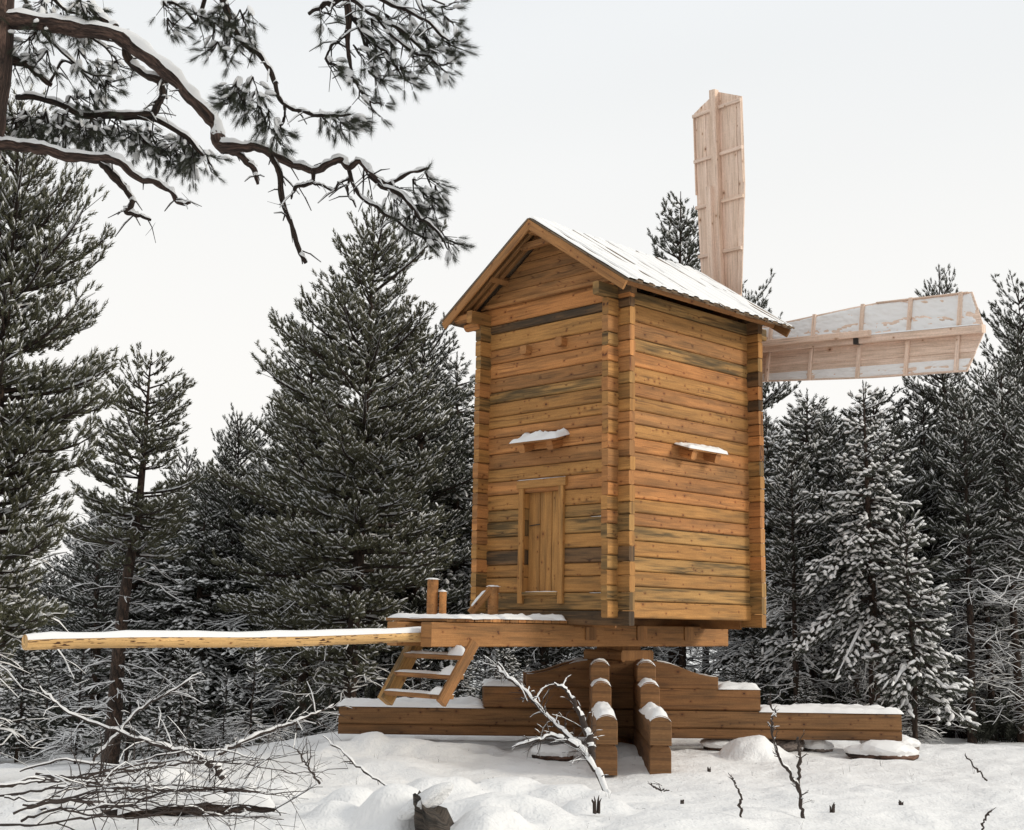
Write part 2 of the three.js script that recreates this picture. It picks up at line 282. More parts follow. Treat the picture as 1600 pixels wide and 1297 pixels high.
const wR = wallPanel('wall', [0.02, 4.4, 2 * B - 0.3], [A - 0.14, 3.9, 0]), wL = wallPanel('wall', [0.02, 4.4, 2 * B - 0.3], [-A + 0.14, 3.9, 0]);
wF.userData.label = 'door wall of stacked logs under the gable'; wR.userData.label = 'side wall of stacked logs under the eave';
const local = (w, p) => [p[0] - w.position.x, p[1] - w.position.y, p[2] - w.position.z];
for (let k = 0; k < LH.length - 1; k++) {
  const h = LH[k + 1] - LH[k] - 0.009, y = (LH[k + 1] + LH[k]) / 2, e = () => TAIL + 0.012 * (q() - 0.5), d = 0.012 * (q() - 0.5);
  const x0 = -A - e(), x1 = A + e(), zf = B - TH / 2 + d;
  const spans = LH[k] > 2 && LH[k] < 3.4 ? [[x0, DU0], [DU1, x1]] : [[x0, x1]];
  const mat = pick(LT[k]);
  for (const [a, b] of spans) timber('log', wF, LT[k] === 'A' && q() < 0.25 ? pick('B') : mat, [b - a, h, TH], local(wF, [(a + b) / 2, y, zf]), null, 0.015);
  timber('log', wB, pick(LT[(k + 5) % LT.length]), [x1 - x0, h, TH], local(wB, [(x0 + x1) / 2, y, -B + TH / 2 - d]), null, 0.012);
}
for (let k = 0; k < RH.length - 1; k++) {
  const h = RH[k + 1] - RH[k] - 0.009, y = (RH[k + 1] + RH[k]) / 2, d = 0.012 * (q() - 0.5), top = k >= RH.length - 2;
  const z0 = -B - TAIL - 0.012 * q() - (top ? 0.22 : 0), z1 = B + TAIL + 0.012 * q() + (top ? (k === RH.length - 2 ? 0.2 : 0.06) : 0);
  timber('log', wR, pick(RT[k]), [TH, h, z1 - z0], local(wR, [A - TH / 2 + d, y, (z0 + z1) / 2]), null, 0.015);
  timber('log', wL, pick(RT[(k + 3) % RT.length]), [TH, h, z1 - z0], local(wL, [-A + TH / 2 - d, y, (z0 + z1) / 2]), null, 0.012);
}
{ // thin lines of snow caught on the log ledges
  const ledges = (w, H, half, n, fixed, across) => {
    const m = new MB(), r = rng(19 + n);
    for (let k = 1; k < H.length; k++) { const p = k < n ? (across ? 0.3 : 0) : (across ? 0.04 : 0); let x = -half + 0.05; while (x < half - 0.1) { const L = 0.2 + 1.3 * r() * r(); if (r() < p && !(across && H[k] > 1.9 && H[k] < 3.6 && x + L > DU0 - 0.12 && x < DU1 + 0.14)) { const e = Math.min(x + L, half - 0.02), a = [], nn = 6; for (let i = 0; i <= nn; i++) { const t = lerp(x, e, i / nn); a.push(across ? V3(t, H[k] - 0.006, fixed - 0.004) : V3(fixed - 0.004, H[k] - 0.006, t)); } m.tube(a, a.map((_, i) => 0.0048 * (0.5 + 0.7 * r()) * (i % nn ? 1 : 0.3)), 5); } x += L + 0.1 * r(); } }
    const g = part('ledge_snow', m.geo(), SNOW, w); g.userData.kind = 'stuff'; g.position.set(-w.position.x, -w.position.y, -w.position.z);
  };
  ledges(wF, LH.slice(0, 20), A - 0.1, 10, B, true);
}
// gables above the walls
const RIDGE = 7.3, SL = (7.3 - 6.09) / 1.8, ANG = Math.atan(SL);
for (const [w, s] of [[wF, 1], [wB, -1]]) {
  let y = 6.26; const hs = [0.2, 0.19, 0.2, 0.19, 0.17];
  hs.forEach((hh, k) => {
    const half = (RIDGE - 0.06 - y) / SL - 0.02;
    if (half > 0.15) timber('log', w, k === 0 ? 'A' : 'S', [half * 2, hh - 0.006, TH], local(w, [0, y + hh / 2, s * (B - TH / 2 + (k ? 0 : 0.012))]), null, 0.01, 1 / SL);
    y += hh;
  });
}
// door, frame and latch
{
  const door = timber('door', mill, 'B', [DU1 - DU0, 1.46, 0.03], [(DU0 + DU1) / 2, 2.72, B - 0.115], null, 0.004); door.userData.label = 'narrow plank door set deep in its frame';
  for (let k = 0; k < 3; k++) timber('plank', door, 'B', [0.222, 1.45, 0.024], [-0.232 + 0.232 * k, 0, 0.026], null, 0.004);
  bar('latch', door, IRON, V3(-0.3, 0.24, 0.06), V3(-0.1, 0.255, 0.06), 0.014, 0.014, 0.004);
  const fr = timber('door_frame', mill, 'B', [0.96, 0.12, 0.07], [-0.075, 3.545, B + 0.02], null, 0.01);
  timber('jamb', fr, 'B', [0.095, 1.62, 0.06], [-0.4, -0.87, 0], null, 0.01); timber('jamb', fr, 'B', [0.095, 1.62, 0.06], [0.38, -0.87, 0], null, 0.01);
  timber('sill', fr, 'C', [0.68, 0.05, 0.15], [-0.01, -1.545, -0.045], null, 0.006); snowOn(fr, 0.94, 0.07, 0.012, 3, [0, 0.061, 0], 0, { step: 0.03 });
  snowOn(fr, 0.66, 0.13, 0.014, 13, [-0.01, -1.52, -0.04], 0, { step: 0.03, hole: 0.5 });
}
// little snow-covered shelves on two pegs, and two bare pegs
function shelf(U, h, V, L, turn, seed, D) {
  const s = timber('shelf', mill, 'S', turn ? [D, 0.03, L] : [L, 0.03, D], [U, h, -V], null, 0.006); s.userData.label = turn ? 'snow covered vent shelf on the side wall' : 'snow covered vent shelf above the door';
  for (const k of [-0.3, 0.3]) timber('bracket', s, 'A', turn ? [D * 0.9, 0.13, 0.12] : [0.12, 0.13, D * 0.9], turn ? [-0.02, -0.08, k * L] : [k * L, -0.08, -0.02], null, 0.02);
  snowOn(s, L * 1.02, D * 1.05, turn ? 0.06 : 0.1, seed, [0, 0.015, 0], turn ? Math.PI / 2 : 0, { step: 0.03, pow: 6 });
  s.rotation.set(turn ? 0 : 0.3, 0, turn ? -0.3 : 0);
}
shelf(-0.04, 4.15, -B - 0.12, 0.92, false, 21, 0.3);
shelf(A + 0.12, 4.07, 0.12, 0.92, true, 33, 0.3);
for (const [x, y] of [[-0.4, 5.5], [0.3, 5.52]]) { timber('peg', mill, 'A', [0.13, 0.13, 0.14], [x, y, B + 0.05], null, 0.025); }

// roof
{
  const RV0 = -2.0, RV1 = 1.86, len = 1.86 / Math.cos(ANG);
  const roof = timber('roof', mill, 'S', [0.12, 0.14, RV1 - RV0 - 0.1], [0, RIDGE - 0.13, -(RV0 + RV1) / 2], null, 0.01); roof.userData.label = 'steep board roof under thin snow';
  const O = [0, RIDGE - 0.13, -(RV0 + RV1) / 2], lp = (p) => [p[0] - O[0], p[1] - O[1], p[2] - O[2]];
  for (const s of [-1, 1]) {
    const pt = (d, n) => [s * (d * Math.cos(ANG) + n * Math.sin(ANG)), RIDGE - d * Math.sin(ANG) + n * Math.cos(ANG)];
    for (let k = 0; k < 16; k++) {
      const V = RV0 + 0.12 + k * (RV1 - RV0 - 0.24) / 15, dl = 0.03 * (q() - 0.5);
      let c = pt((len + dl - 0.035) / 2, 0.012); timber('plank', roof, 'R', [len + dl - 0.035, 0.024, 0.225], lp([c[0], c[1], -V]), [0, 0, -s * ANG], 0.004);
      if (k < 15 || true) { const d2 = 0.04 * (q() - 0.5), V2 = Math.min(V + 0.12, RV1 - 0.06); c = pt((len + d2) / 2, 0.039); timber('plank', roof, 'R', [len + d2, 0.024, 0.13], lp([c[0], c[1], -V2]), [0, 0, -s * ANG], 0.004); }
    }
    // bargeboards, front rafters and eave purlins
    for (const [V, d0, d1, hh, tk, kk] of [[RV0 + 0.02, 0.0, len - 0.03, 0.13, 0.035, 'S'], [RV0 + 0.16, 0.05, len - 0.25, 0.1, 0.07, 'S'], [RV0 + 0.3, 0.05, len - 0.32, 0.09, 0.07, 'S'], [RV1 - 0.02, 0.0, len - 0.03, 0.13, 0.035, 'S']]) {
      const c = pt((d0 + d1) / 2, -0.005 - hh / 2); timber('bargeboard', roof, kk, [d1 - d0, hh, tk], lp([c[0], c[1], -V]), [0, 0, -s * ANG], 0.008);
    }
    for (const [d, w] of [[len - 0.3, 0.07], [len * 0.5, 0.1]]) { const c = pt(d, -0.06); timber('purlin', roof, 'T', [w, 0.1, RV1 - RV0 - 0.2], lp([c[0], c[1], -(RV0 + RV1) / 2]), [0, 0, -s * ANG], 0.008); }
    // snow: a thin uneven sheet that lets board edges show as dark lines
    const m = new MB(), nv = 190, ns = 46;
    for (let i = 0; i <= nv; i++) for (let j = 0; j <= ns; j++) {
      const V = lerp(RV0 + 0.01, RV1 - 0.01, i / nv), d = lerp(0.02, len - 0.015, j / ns);
      const ph = ((V - RV0 - 0.12) / ((RV1 - RV0 - 0.24) / 15)) % 1, edge = Math.min(Math.abs(ph - 0.24), Math.abs(ph - 0.76)) * 0.24;
      let n = 0.02 + 0.01 * noise2(V * 2, d * 1.6, 200 + s) + 0.008 * noise2(V * 9, d * 4, 201 + s);
      const rake = Math.max(sstep(1.3, 1.85, V), sstep(-1.7, -2, V) * 0.6), line = noise2(Math.round(V * 8) * 3.1, d * 1.1, 203 + s);
      n -= 0.04 * Math.exp(-(edge * edge) / 0.0004) * sstep(0.42 - 0.75 * rake, 0.62, line);
      n *= sstep(-0.02, 0.03, len - d) * sstep(0, 0.03, Math.min(V - RV0, RV1 - V));
      const c = pt(d, 0.026 + n + (ph > 0.24 && ph < 0.76 ? 0.022 : 0.006)); m.v(c[0] - O[0], c[1] - O[1], -V - O[2], 0, 1, 0, V, d);
    }
    for (let i = 0; i < nv; i++) for (let j = 0; j < ns; j++) { const a = i * (ns + 1) + j, b = a + ns + 1; s > 0 ? m.i.push(a, a + 1, b, b, a + 1, b + 1) : m.i.push(a, b, a + 1, b, b + 1, a + 1); }
    part('snow', m.geo(true), SNOW, roof);
  }
}
// corbels under the front eaves, and gable ties
timber('corbel', mill, 'A', [0.4, 0.13, 0.13], [-(A + 0.12), 6.1, B + 0.3], null, 0.03); timber('corbel', mill, 'A', [0.3, 0.13, 0.13], [-(A + 0.06), 5.98, B + 0.2], null, 0.04);
timber('corbel', mill, 'D', [0.3, 0.2, 0.12], [A + 0.08, 6.14, B - 0.05], null, 0.02);
timber('collar_tie', mill, 'S', [0.62, 0.1, 0.09], [0, 6.98, B + 0.25], null, 0.01);
timber('collar_tie', mill, 'S', [2.5, 0.06, 0.1], [0, 6.27, B + 0.04], null, 0.01);

// floor beams, cross sills, post
for (const s of [-1, 1]) {
  const bm = timber('beam', mill, s > 0 ? 'S' : 'T', [0.2, 0.3, 6.1], [s * 0.33, 1.435, 0.95], null, 0.012); bm.userData.label = 'long floor beam carrying the mill and its platform';
}
for (const V of [-1.1, 0, 1.1]) timber('beam', mill, 'T', [0.9, 0.2, 0.22], [0, 1.475, -V], null, 0.012);

{ const p = timber('post', mill, 'T', [0.5, 1.75, 0.5], [0, 0.72, 0], null, 0.05); p.userData.label = 'thick dark centre post between the trestle stacks'; timber('collar', p, 'T', [0.72, 0.16, 0.72], [0, 0.43, 0], null, 0.03); }

// platform, posts, tail pole, ladder
{
  const U0 = -0.76, U1 = 0.43, V0 = -B - 0.02, V1 = -3.76;
  const plat = timber('platform', mill, 'T', [0.1, 0.1, V0 - V1 - 0.1], [U0 + 0.15, 1.545, -(V0 + V1) / 2], null, 0.008); plat.userData.label = 'small boarded landing with snow before the door';
  const O = [U0 + 0.15, 1.545, -(V0 + V1) / 2], n = 14, st = (V0 - V1) / n;
  for (let k = 0; k < n; k++) timber('plank', plat, k % 3 ? 'A' : 'S', [U1 - U0 + 0.02 * q(), 0.042, st - 0.012], [(U0 + U1) / 2 - O[0], 1.617 - O[1], -(V1 + st * (k + 0.5)) - O[2]], null, 0.005);
  const sn = part('snow', snowPad(V0 - V1, U1 - U0 + 0.02, 0.055, 43, { nz: 22, step: 0.06, hole: 0.35 }), SNOW, plat); sn.rotation.y = Math.PI / 2; sn.position.set((U0 + U1) / 2 - O[0], 1.638 - O[1], -(V0 + V1) / 2 - O[2]);
  [[0.2, -2.0], [-0.3, -3.2], [0.32, -2.5], [-0.5, -2.3], [0.3, -3.5], [0.25, -1.8]].forEach(([u, v], k) => snowOn(plat, 0.34 + 0.1 * (k % 3), 0.28, 0.075, 60 + k, [u - O[0], 1.64 - O[1], -v - O[2]], k * 0.8, { pow: 2, step: 0.03 }));
  for (const [u, v, h, r] of [[-0.58, -3.12, 0.52, 0.075], [-0.45, -3.05, 0.36, 0.05], [-0.6, -1.98, 0.46, 0.075]]) {
    const m = new MB(); m.tube([V3(0, 0, 0), V3(0, h * 0.5, 0.004), V3(0, h, 0)], r, 12); const p = part('railing_post', m.geo(), pick('A'), mill); p.position.set(u, 1.63, -v);
    snowOn(p, r * 2.1, r * 2.1, 0.035, 70 + Math.round(u * 10), [0, h, 0], 0, { pow: 2, step: 0.02 }); snowOn(p, r * 4, r * 4, 0.07, 77 + Math.round(u * 10), [0.02, 0.01, 0.02], 0.5, { pow: 2, step: 0.03 });
  }
  const br = bar('brace', mill, 'S', P3(-0.6, 2.06, -2.03), P3(-0.72, 1.72, -2.3), 0.06, 0.1); snowOn(br, 0.3, 0.06, 0.02, 91, [0, 0.05, 0], 0, { step: 0.03 });
  // tail pole
  const m = new MB(), pts = [], rr = []; for (let k = 0; k <= 24; k++) { const t = k / 24; pts.push(P3(0.1 - 0.02 * Math.sin(t * 7), lerp(1.44, 1.325, t) + 0.012 * Math.sin(t * 9), lerp(-2.6, -8.95, t))); rr.push(lerp(0.092, 0.078, t) * (1 + 0.03 * noise2(t * 20, 0, 9))); }
  m.tube(pts, rr, 14); for (let k = 0; k < m.uv.length; k += 2) { const a = m.uv[k]; m.uv[k] = m.uv[k + 1] / 1.5 / 3.2; m.uv[k + 1] = a * 0.35; }
  const pole = part('tail_pole', m.geo(), WOOD.Y[0], mill); pole.userData.label = 'long peeled pole reaching out from below the landing';
  const sp = new MB(); snowLine(sp, pts.slice(3), rr.slice(3), 0.015, 95, 8); part('snow', sp.geo(true), SNOW, pole);
  // ladder
  const a0 = [[-0.62, 'S'], [0.6, 'T']], ds = [];
  const lad = bar('ladder', mill, 'C', P3(-0.58, 1.36, -3.36), P3(-0.58, 0.58, -3.88), 0.14, 0.2, 0.02, V3(0, 0, 1)); lad.userData.label = 'short hanging ladder with snowy treads below the landing';
  mill.updateMatrixWorld(true); lad.updateMatrix();
  const inv = lad.matrix.clone().invert(), put = (o) => { o.applyMatrix4(inv); lad.add(o); };
  put(bar('stringer', mill, 'T', P3(0.58, 1.34, -3.42), P3(0.58, 0.62, -3.95), 0.08, 0.15, 0.02, V3(0, 0, 1)));
  for (let k = 0; k < 3; k++) { const t = 0.26 + 0.3 * k, h = lerp(1.36, 0.58, t), v = lerp(-3.36, -3.88, t) - 0.02; put(timber('tread', mill, 'T', [1.12, 0.06, 0.2], [0, h, -v], null, 0.01)); const s2 = snowOn(mill, 1.1, 0.2, 0.03, 110 + k, [0, h + 0.032, -v], 0, { pow: 3 }); put(s2); const s3 = snowOn(mill, 0.3, 0.2, 0.15, 120 + k, [0.46, h + 0.03, -v + 0.02], 0, { pow: 2, step: 0.03 }); put(s3); }
}
// sails
{
  const hub = P3(-0.1, 6.12, 4.3 - B), TILT = 7 * Math.PI / 180;
  const rotor = new THREE.Group(); rotor.position.copy(hub); rotor.rotation.order = 'YXZ'; rotor.rotation.set(TILT, 0, -3.5 * Math.PI / 180);   // used to place the pieces, which are then hung on the mill
  rotor.updateMatrix();
  const sh = new MB(); sh.tube([V3(0, 0, 2.3), V3(0, 0, 0.1), V3(0, 0, -0.3)], 0.16, 12); const shaft = part('windshaft', sh.geo(), pick('T'), mill); shaft.applyMatrix4(rotor.matrix);
  for (let k = 0; k < 4; k++) {
    const M = rotor.matrix.clone().multiply(new THREE.Matrix4().makeRotationZ(-k * Math.PI / 2));
    const W0 = 0.6, R0 = 0.3, R1 = k === 1 ? 4.52 : 4.42;                  // arm along +y, blade across x, toward the house +z
    const spar = timber('sail', mill, 'P', [0.12, R1 + 0.1, 0.13], [0, 0, 0], null, 0.012); spar.geometry.translate(0, R1 / 2 - 0.03, 0); spar.applyMatrix4(M);
    spar.userData.label = ['upright plank sail above the roof', 'level plank sail with snow reaching out past the side wall', 'hanging plank sail behind the house', 'level plank sail behind the house'][k];
    const PITCHB = -12.5 * Math.PI / 180, blade = new THREE.Matrix4().makeRotationY(PITCHB);
    const edge = (s, y) => { const t = clamp((y - 0.6) / 2.1); return s * lerp((s > 0) === (k === 0) ? 0.4 : 0.53, W0, t); };
    for (const s of [-1, 1]) {
      const nb = 4;
      for (let b = 0; b < nb; b++) {                       // boards along the blade, side by side
        const f0 = b / nb, f1 = (b + 1) / nb, sh2 = new MB(), ny = 8, top = (f) => R1 - 0.22 * f, z = -0.075 + 0.004 * ((b * 7 + k) % 3 - 1), gap = 0.003;
        for (let i = 0; i <= ny; i++) for (const f of [f0, f1]) for (const dz of [-0.009, 0.009]) { const y = lerp(R0, top(f), i / ny), e = edge(s, y), x = s * 0.02 + (e - s * 0.02) * f + (f === f0 ? gap * s : -gap * s) / 2; sh2.v(x, y, z + dz, 0, 0, 0, y / 3.2 + k * 0.21 + b * 0.37, x / 1.6 + b * 0.13); }
        const qd = (a, b2, c, d) => sh2.i.push(a, b2, c, a, c, d);
        for (let i = 0; i < ny; i++) { const a = i * 4, n = a + 4; qd(a, a + 2, n + 2, n); qd(a + 1, n + 1, n + 3, a + 3); qd(a, n, n + 1, a + 1); qd(a + 2, a + 3, n + 3, n + 2); }
        qd(0, 1, 3, 2); const e2 = ny * 4; qd(e2, e2 + 2, e2 + 3, e2 + 1);
        let g = sh2.geo().toNonIndexed(); g.computeVertexNormals();
        const m = part('board', g, WOOD.P[(b * 3 + k + (s > 0 ? 1 : 0)) % 6], spar); m.applyMatrix4(blade); m.material = m.material; m.castShadow = true;
      }
      for (const y of [0.9, 1.7, 2.55, 3.35, 4.14]) {
        const y2 = y, e = edge(s, y2) * 0.985, bt = timber('batten', spar, 'P', [Math.abs(e) - 0.05, 0.06, 0.045], [(e + s * 0.07) / 2, y2, -0.042], null, 0.006); bt.applyMatrix4(blade);
      }
      timber('edge_strip', spar, 'P', [0.02, R1 - 0.3 - 2.75, 0.035], [s * (W0 - 0.012), (R1 - 0.25 + 2.75) / 2, -0.05], null, 0.004).applyMatrix4(blade);
    }
    const st = timber('stiffener', spar, 'P', [0.1, 2.9, 0.1], [k === 0 ? -0.085 : -0.08, 1.35, 0.1], null, 0.01);
    if (k === 0 || k === 1) timber('clamp', spar, IRON, [0.14, 0.07, 0.15], [0, k === 0 ? 4.1 : 2.55, 0.03], null, 0.01).visible = k === 1;
    if (k === 1) {                                         // snow lying on the sloping boards of the level sail
      for (const [s, T, x0, x1] of [[-1, 0.024, 0.03, 0.58], [1, 0.018, 0.4, 0.58]]) {
        const m = new MB(), ny = 130, nx = 24;
        for (let i = 0; i <= ny; i++) for (let j = 0; j <= nx; j++) {
          const y = lerp(R0, R1 - 0.1, i / ny), f = j / nx, x = s * lerp(x0, Math.min(x1, Math.abs(edge(s, y)) - 0.02), f);
          const y2 = Math.min(y, R1 - 0.22 * Math.abs(x) / 0.6 - 0.03), n = 0.36 + 0.3 * noise2(y * 3, x * 6, 300 + s) + 0.35 * noise2(y * 7, x * 24, 301 + s) + 0.35 * noise2(y * 20, x * 50, 302), en = sstep(0, 0.08, f) * sstep(1, 0.94, f) * sstep(0, 0.06, i / ny) * sstep(1, 0.98, i / ny);
          m.v(x, y2, -0.066 + T * clamp(n, -0.15, 1.2) * en - 0.006 * (1 - en), 0, 0, 1, x, y);
        }
        for (let i = 0; i < ny; i++) for (let j = 0; j < nx; j++) { const a = i * (nx + 1) + j, b = a + nx + 1; s > 0 ? m.i.push(a, a + 1, b, b, a + 1, b + 1) : m.i.push(a, b, a + 1, b, b + 1, a + 1); }
        part('snow', m.geo(true), SNOW, spar).applyMatrix4(blade);
      }
      const sn = part('snow', snowPad(R1 - 0.9, 0.11, 0.025, 131, { step: 0.06 }), SNOW, spar); sn.rotation.set(0, 0, Math.PI / 2); sn.position.set(-0.06, (R1 + 0.9) / 2, 0.01);
    }
  }
}
// trestle: two crossed pairs of stepped timber stacks under the mill
{
  const ty = 0.04 + YAW;
  const put = (along, across, turn) => { // local position in the mill's frame
    const x = turn ? across : along, z = turn ? -along : across, k = turn ? ty - 0.075 : ty, c = Math.cos(k), s = Math.sin(k); return [x * c + z * s, 0, -x * s + z * c];
  };
  for (const side of [-1, 1]) {
    const rows = [[0.02, 0.155, 4.0], [0.16, 0.4, 4.0], [0.41, 0.71, 1.97]];
    rows.forEach(([h0, h1, half], k) => {
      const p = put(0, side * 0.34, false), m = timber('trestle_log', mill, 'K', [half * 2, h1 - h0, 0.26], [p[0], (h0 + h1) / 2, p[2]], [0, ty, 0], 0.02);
      if (k === 1) for (const e of [-1, 1]) snowOn(m, 2.1, 0.27, 0.085, 140 + e + side * 3, [e * 3.0, (h1 - h0) / 2, 0], 0);
      if (k === 2) for (const e of [-1, 1]) snowOn(m, 0.62, 0.27, 0.08, 150 + e + side * 3, [e * 1.68, (h1 - h0) / 2, 0], 0);
    });
    // top log with a sweeping curve down to its ends
    const sh = new THREE.Shape(); sh.moveTo(-1.36, 0); sh.lineTo(1.36, 0); sh.lineTo(1.36, 0.15); sh.bezierCurveTo(0.95, 0.17, 0.85, 0.33, 0.48, 0.36); sh.lineTo(-0.48, 0.36); sh.bezierCurveTo(-0.85, 0.33, -0.95, 0.17, -1.36, 0.15); sh.closePath();
    const g = new THREE.ExtrudeGeometry(sh, { depth: 0.22, bevelEnabled: true, bevelSize: 0.012, bevelThickness: 0.012, bevelSegments: 1, curveSegments: 10 }); g.translate(0, 0, -0.11);
    const u = g.attributes.uv; for (let k = 0; k < u.count; k++) u.setXY(k, u.getX(k) / 3.2, u.getY(k) / 1.6);
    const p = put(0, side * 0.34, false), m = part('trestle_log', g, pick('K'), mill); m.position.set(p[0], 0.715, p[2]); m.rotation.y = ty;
    const sn = new MB(); for (const e of [-1, 1]) { const q0 = sn.count; for (let i = 0; i <= 14; i++) for (let j = 0; j <= 6; j++) { const t = i / 14, x = e * lerp(0.5, 1.36, t), y = 0.355 - 0.205 * sstep(0.02, 0.85, t), z = (j / 6 - 0.5) * 0.24; sn.v(x, y + 0.03 * Math.sqrt(1 - ((j / 6 - 0.5) * 2) ** 4) * (0.7 + 0.4 * noise2(x * 5, z * 6, 160)) , z, 0, 1, 0); } for (let i = 0; i < 14; i++) for (let j = 0; j < 6; j++) { const a = q0 + i * 7 + j, b = a + 7; e > 0 ? sn.i.push(a, a + 1, b, b, a + 1, b + 1) : sn.i.push(a, b, a + 1, b, b + 1, a + 1); } }
    part('snow', sn.geo(true), SNOW, m);
    // the pair pointing toward and away from the view, round-topped
    const rows2 = [[-0.14, 0.22, 3.6], [0.215, 0.54, 3.65], [0.53, 0.85, 1.95], [0.84, 1.1, 1.3]];
    rows2.forEach(([h0, h1, half], k) => {
      const w = 0.235, hh = h1 - h0, s2 = new THREE.Shape(); s2.moveTo(-w / 2, 0); s2.lineTo(w / 2, 0); s2.lineTo(w / 2, hh - 0.11); s2.bezierCurveTo(w / 2, hh - 0.03, w / 4, hh, 0, hh); s2.bezierCurveTo(-w / 4, hh, -w / 2, hh - 0.03, -w / 2, hh - 0.11); s2.closePath();
      const g2 = new THREE.ExtrudeGeometry(s2, { depth: half * 2 - 0.03, bevelEnabled: true, bevelSize: 0.01, bevelThickness: 0.015, bevelSegments: 2, curveSegments: 8 }); g2.translate(0, 0, -half);
      const uu = g2.attributes.uv, pp = g2.attributes.position, nn = g2.attributes.normal; for (let i = 0; i < uu.count; i++) Math.abs(nn.getZ(i)) > 0.7 ? uu.setXY(i, pp.getX(i) * 0.12, pp.getY(i) * 0.6) : uu.setXY(i, pp.getZ(i) / 3.2, (pp.getX(i) + pp.getY(i)) / 1.6);
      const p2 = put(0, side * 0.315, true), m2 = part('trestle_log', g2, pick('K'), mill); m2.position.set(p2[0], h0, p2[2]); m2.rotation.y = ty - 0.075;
      const exp = [0, 2.0, 0.66, 0.4][k]; if (exp) for (const e of [-1, 1]) snowOn(m2, exp, 0.25, k === 1 ? 0.075 : 0.04, 170 + k * 4 + e + side, [0, hh - 0.002, e * (half - exp / 2 - 0.01)], Math.PI / 2, { round: 0.17, pow: 4 });
    });
  }
}
//@@TREES
// ---------------------------------------------------------------- trees
// needles of one shoot: blades set around its axis and slanted forward
function shoot(m, p, d, L, r, K, nl, w) {
  let ax = Math.abs(d.y) < 0.9 ? V3(0, 1, 0) : V3(1, 0, 0); const s = d.clone().cross(ax).normalize(), t = s.clone().cross(d);
  let a = r() * 6.28;
  for (let k = 0; k < K; k++) {
    a += 2.39996; const f = 0.12 + 0.88 * (k + r() * 0.6) / K, ca = Math.cos(a), sa = Math.sin(a), q = f > 0.9 ? 0.3 : 0.7;
    const rx = s.x * ca + t.x * sa, ry = s.y * ca + t.y * sa, rz = s.z * ca + t.z * sa, bx = p.x + d.x * L * f, by = p.y + d.y * L * f, bz = p.z + d.z * L * f;
    let nx = d.x * 0.75 + rx * q, ny = d.y * 0.75 + ry * q, nz = d.z * 0.75 + rz * q; const l = nl * (0.75 + 0.5 * r()) / Math.hypot(nx, ny, nz);
    const px = (d.y * rz - d.z * ry) * w, py = (d.z * rx - d.x * rz) * w, pz = (d.x * ry - d.y * rx) * w;
    m.tri(bx - px, by - py, bz - pz, bx + px, by + py, bz + pz, bx + nx * l, by + ny * l, bz + nz * l);
  }
}
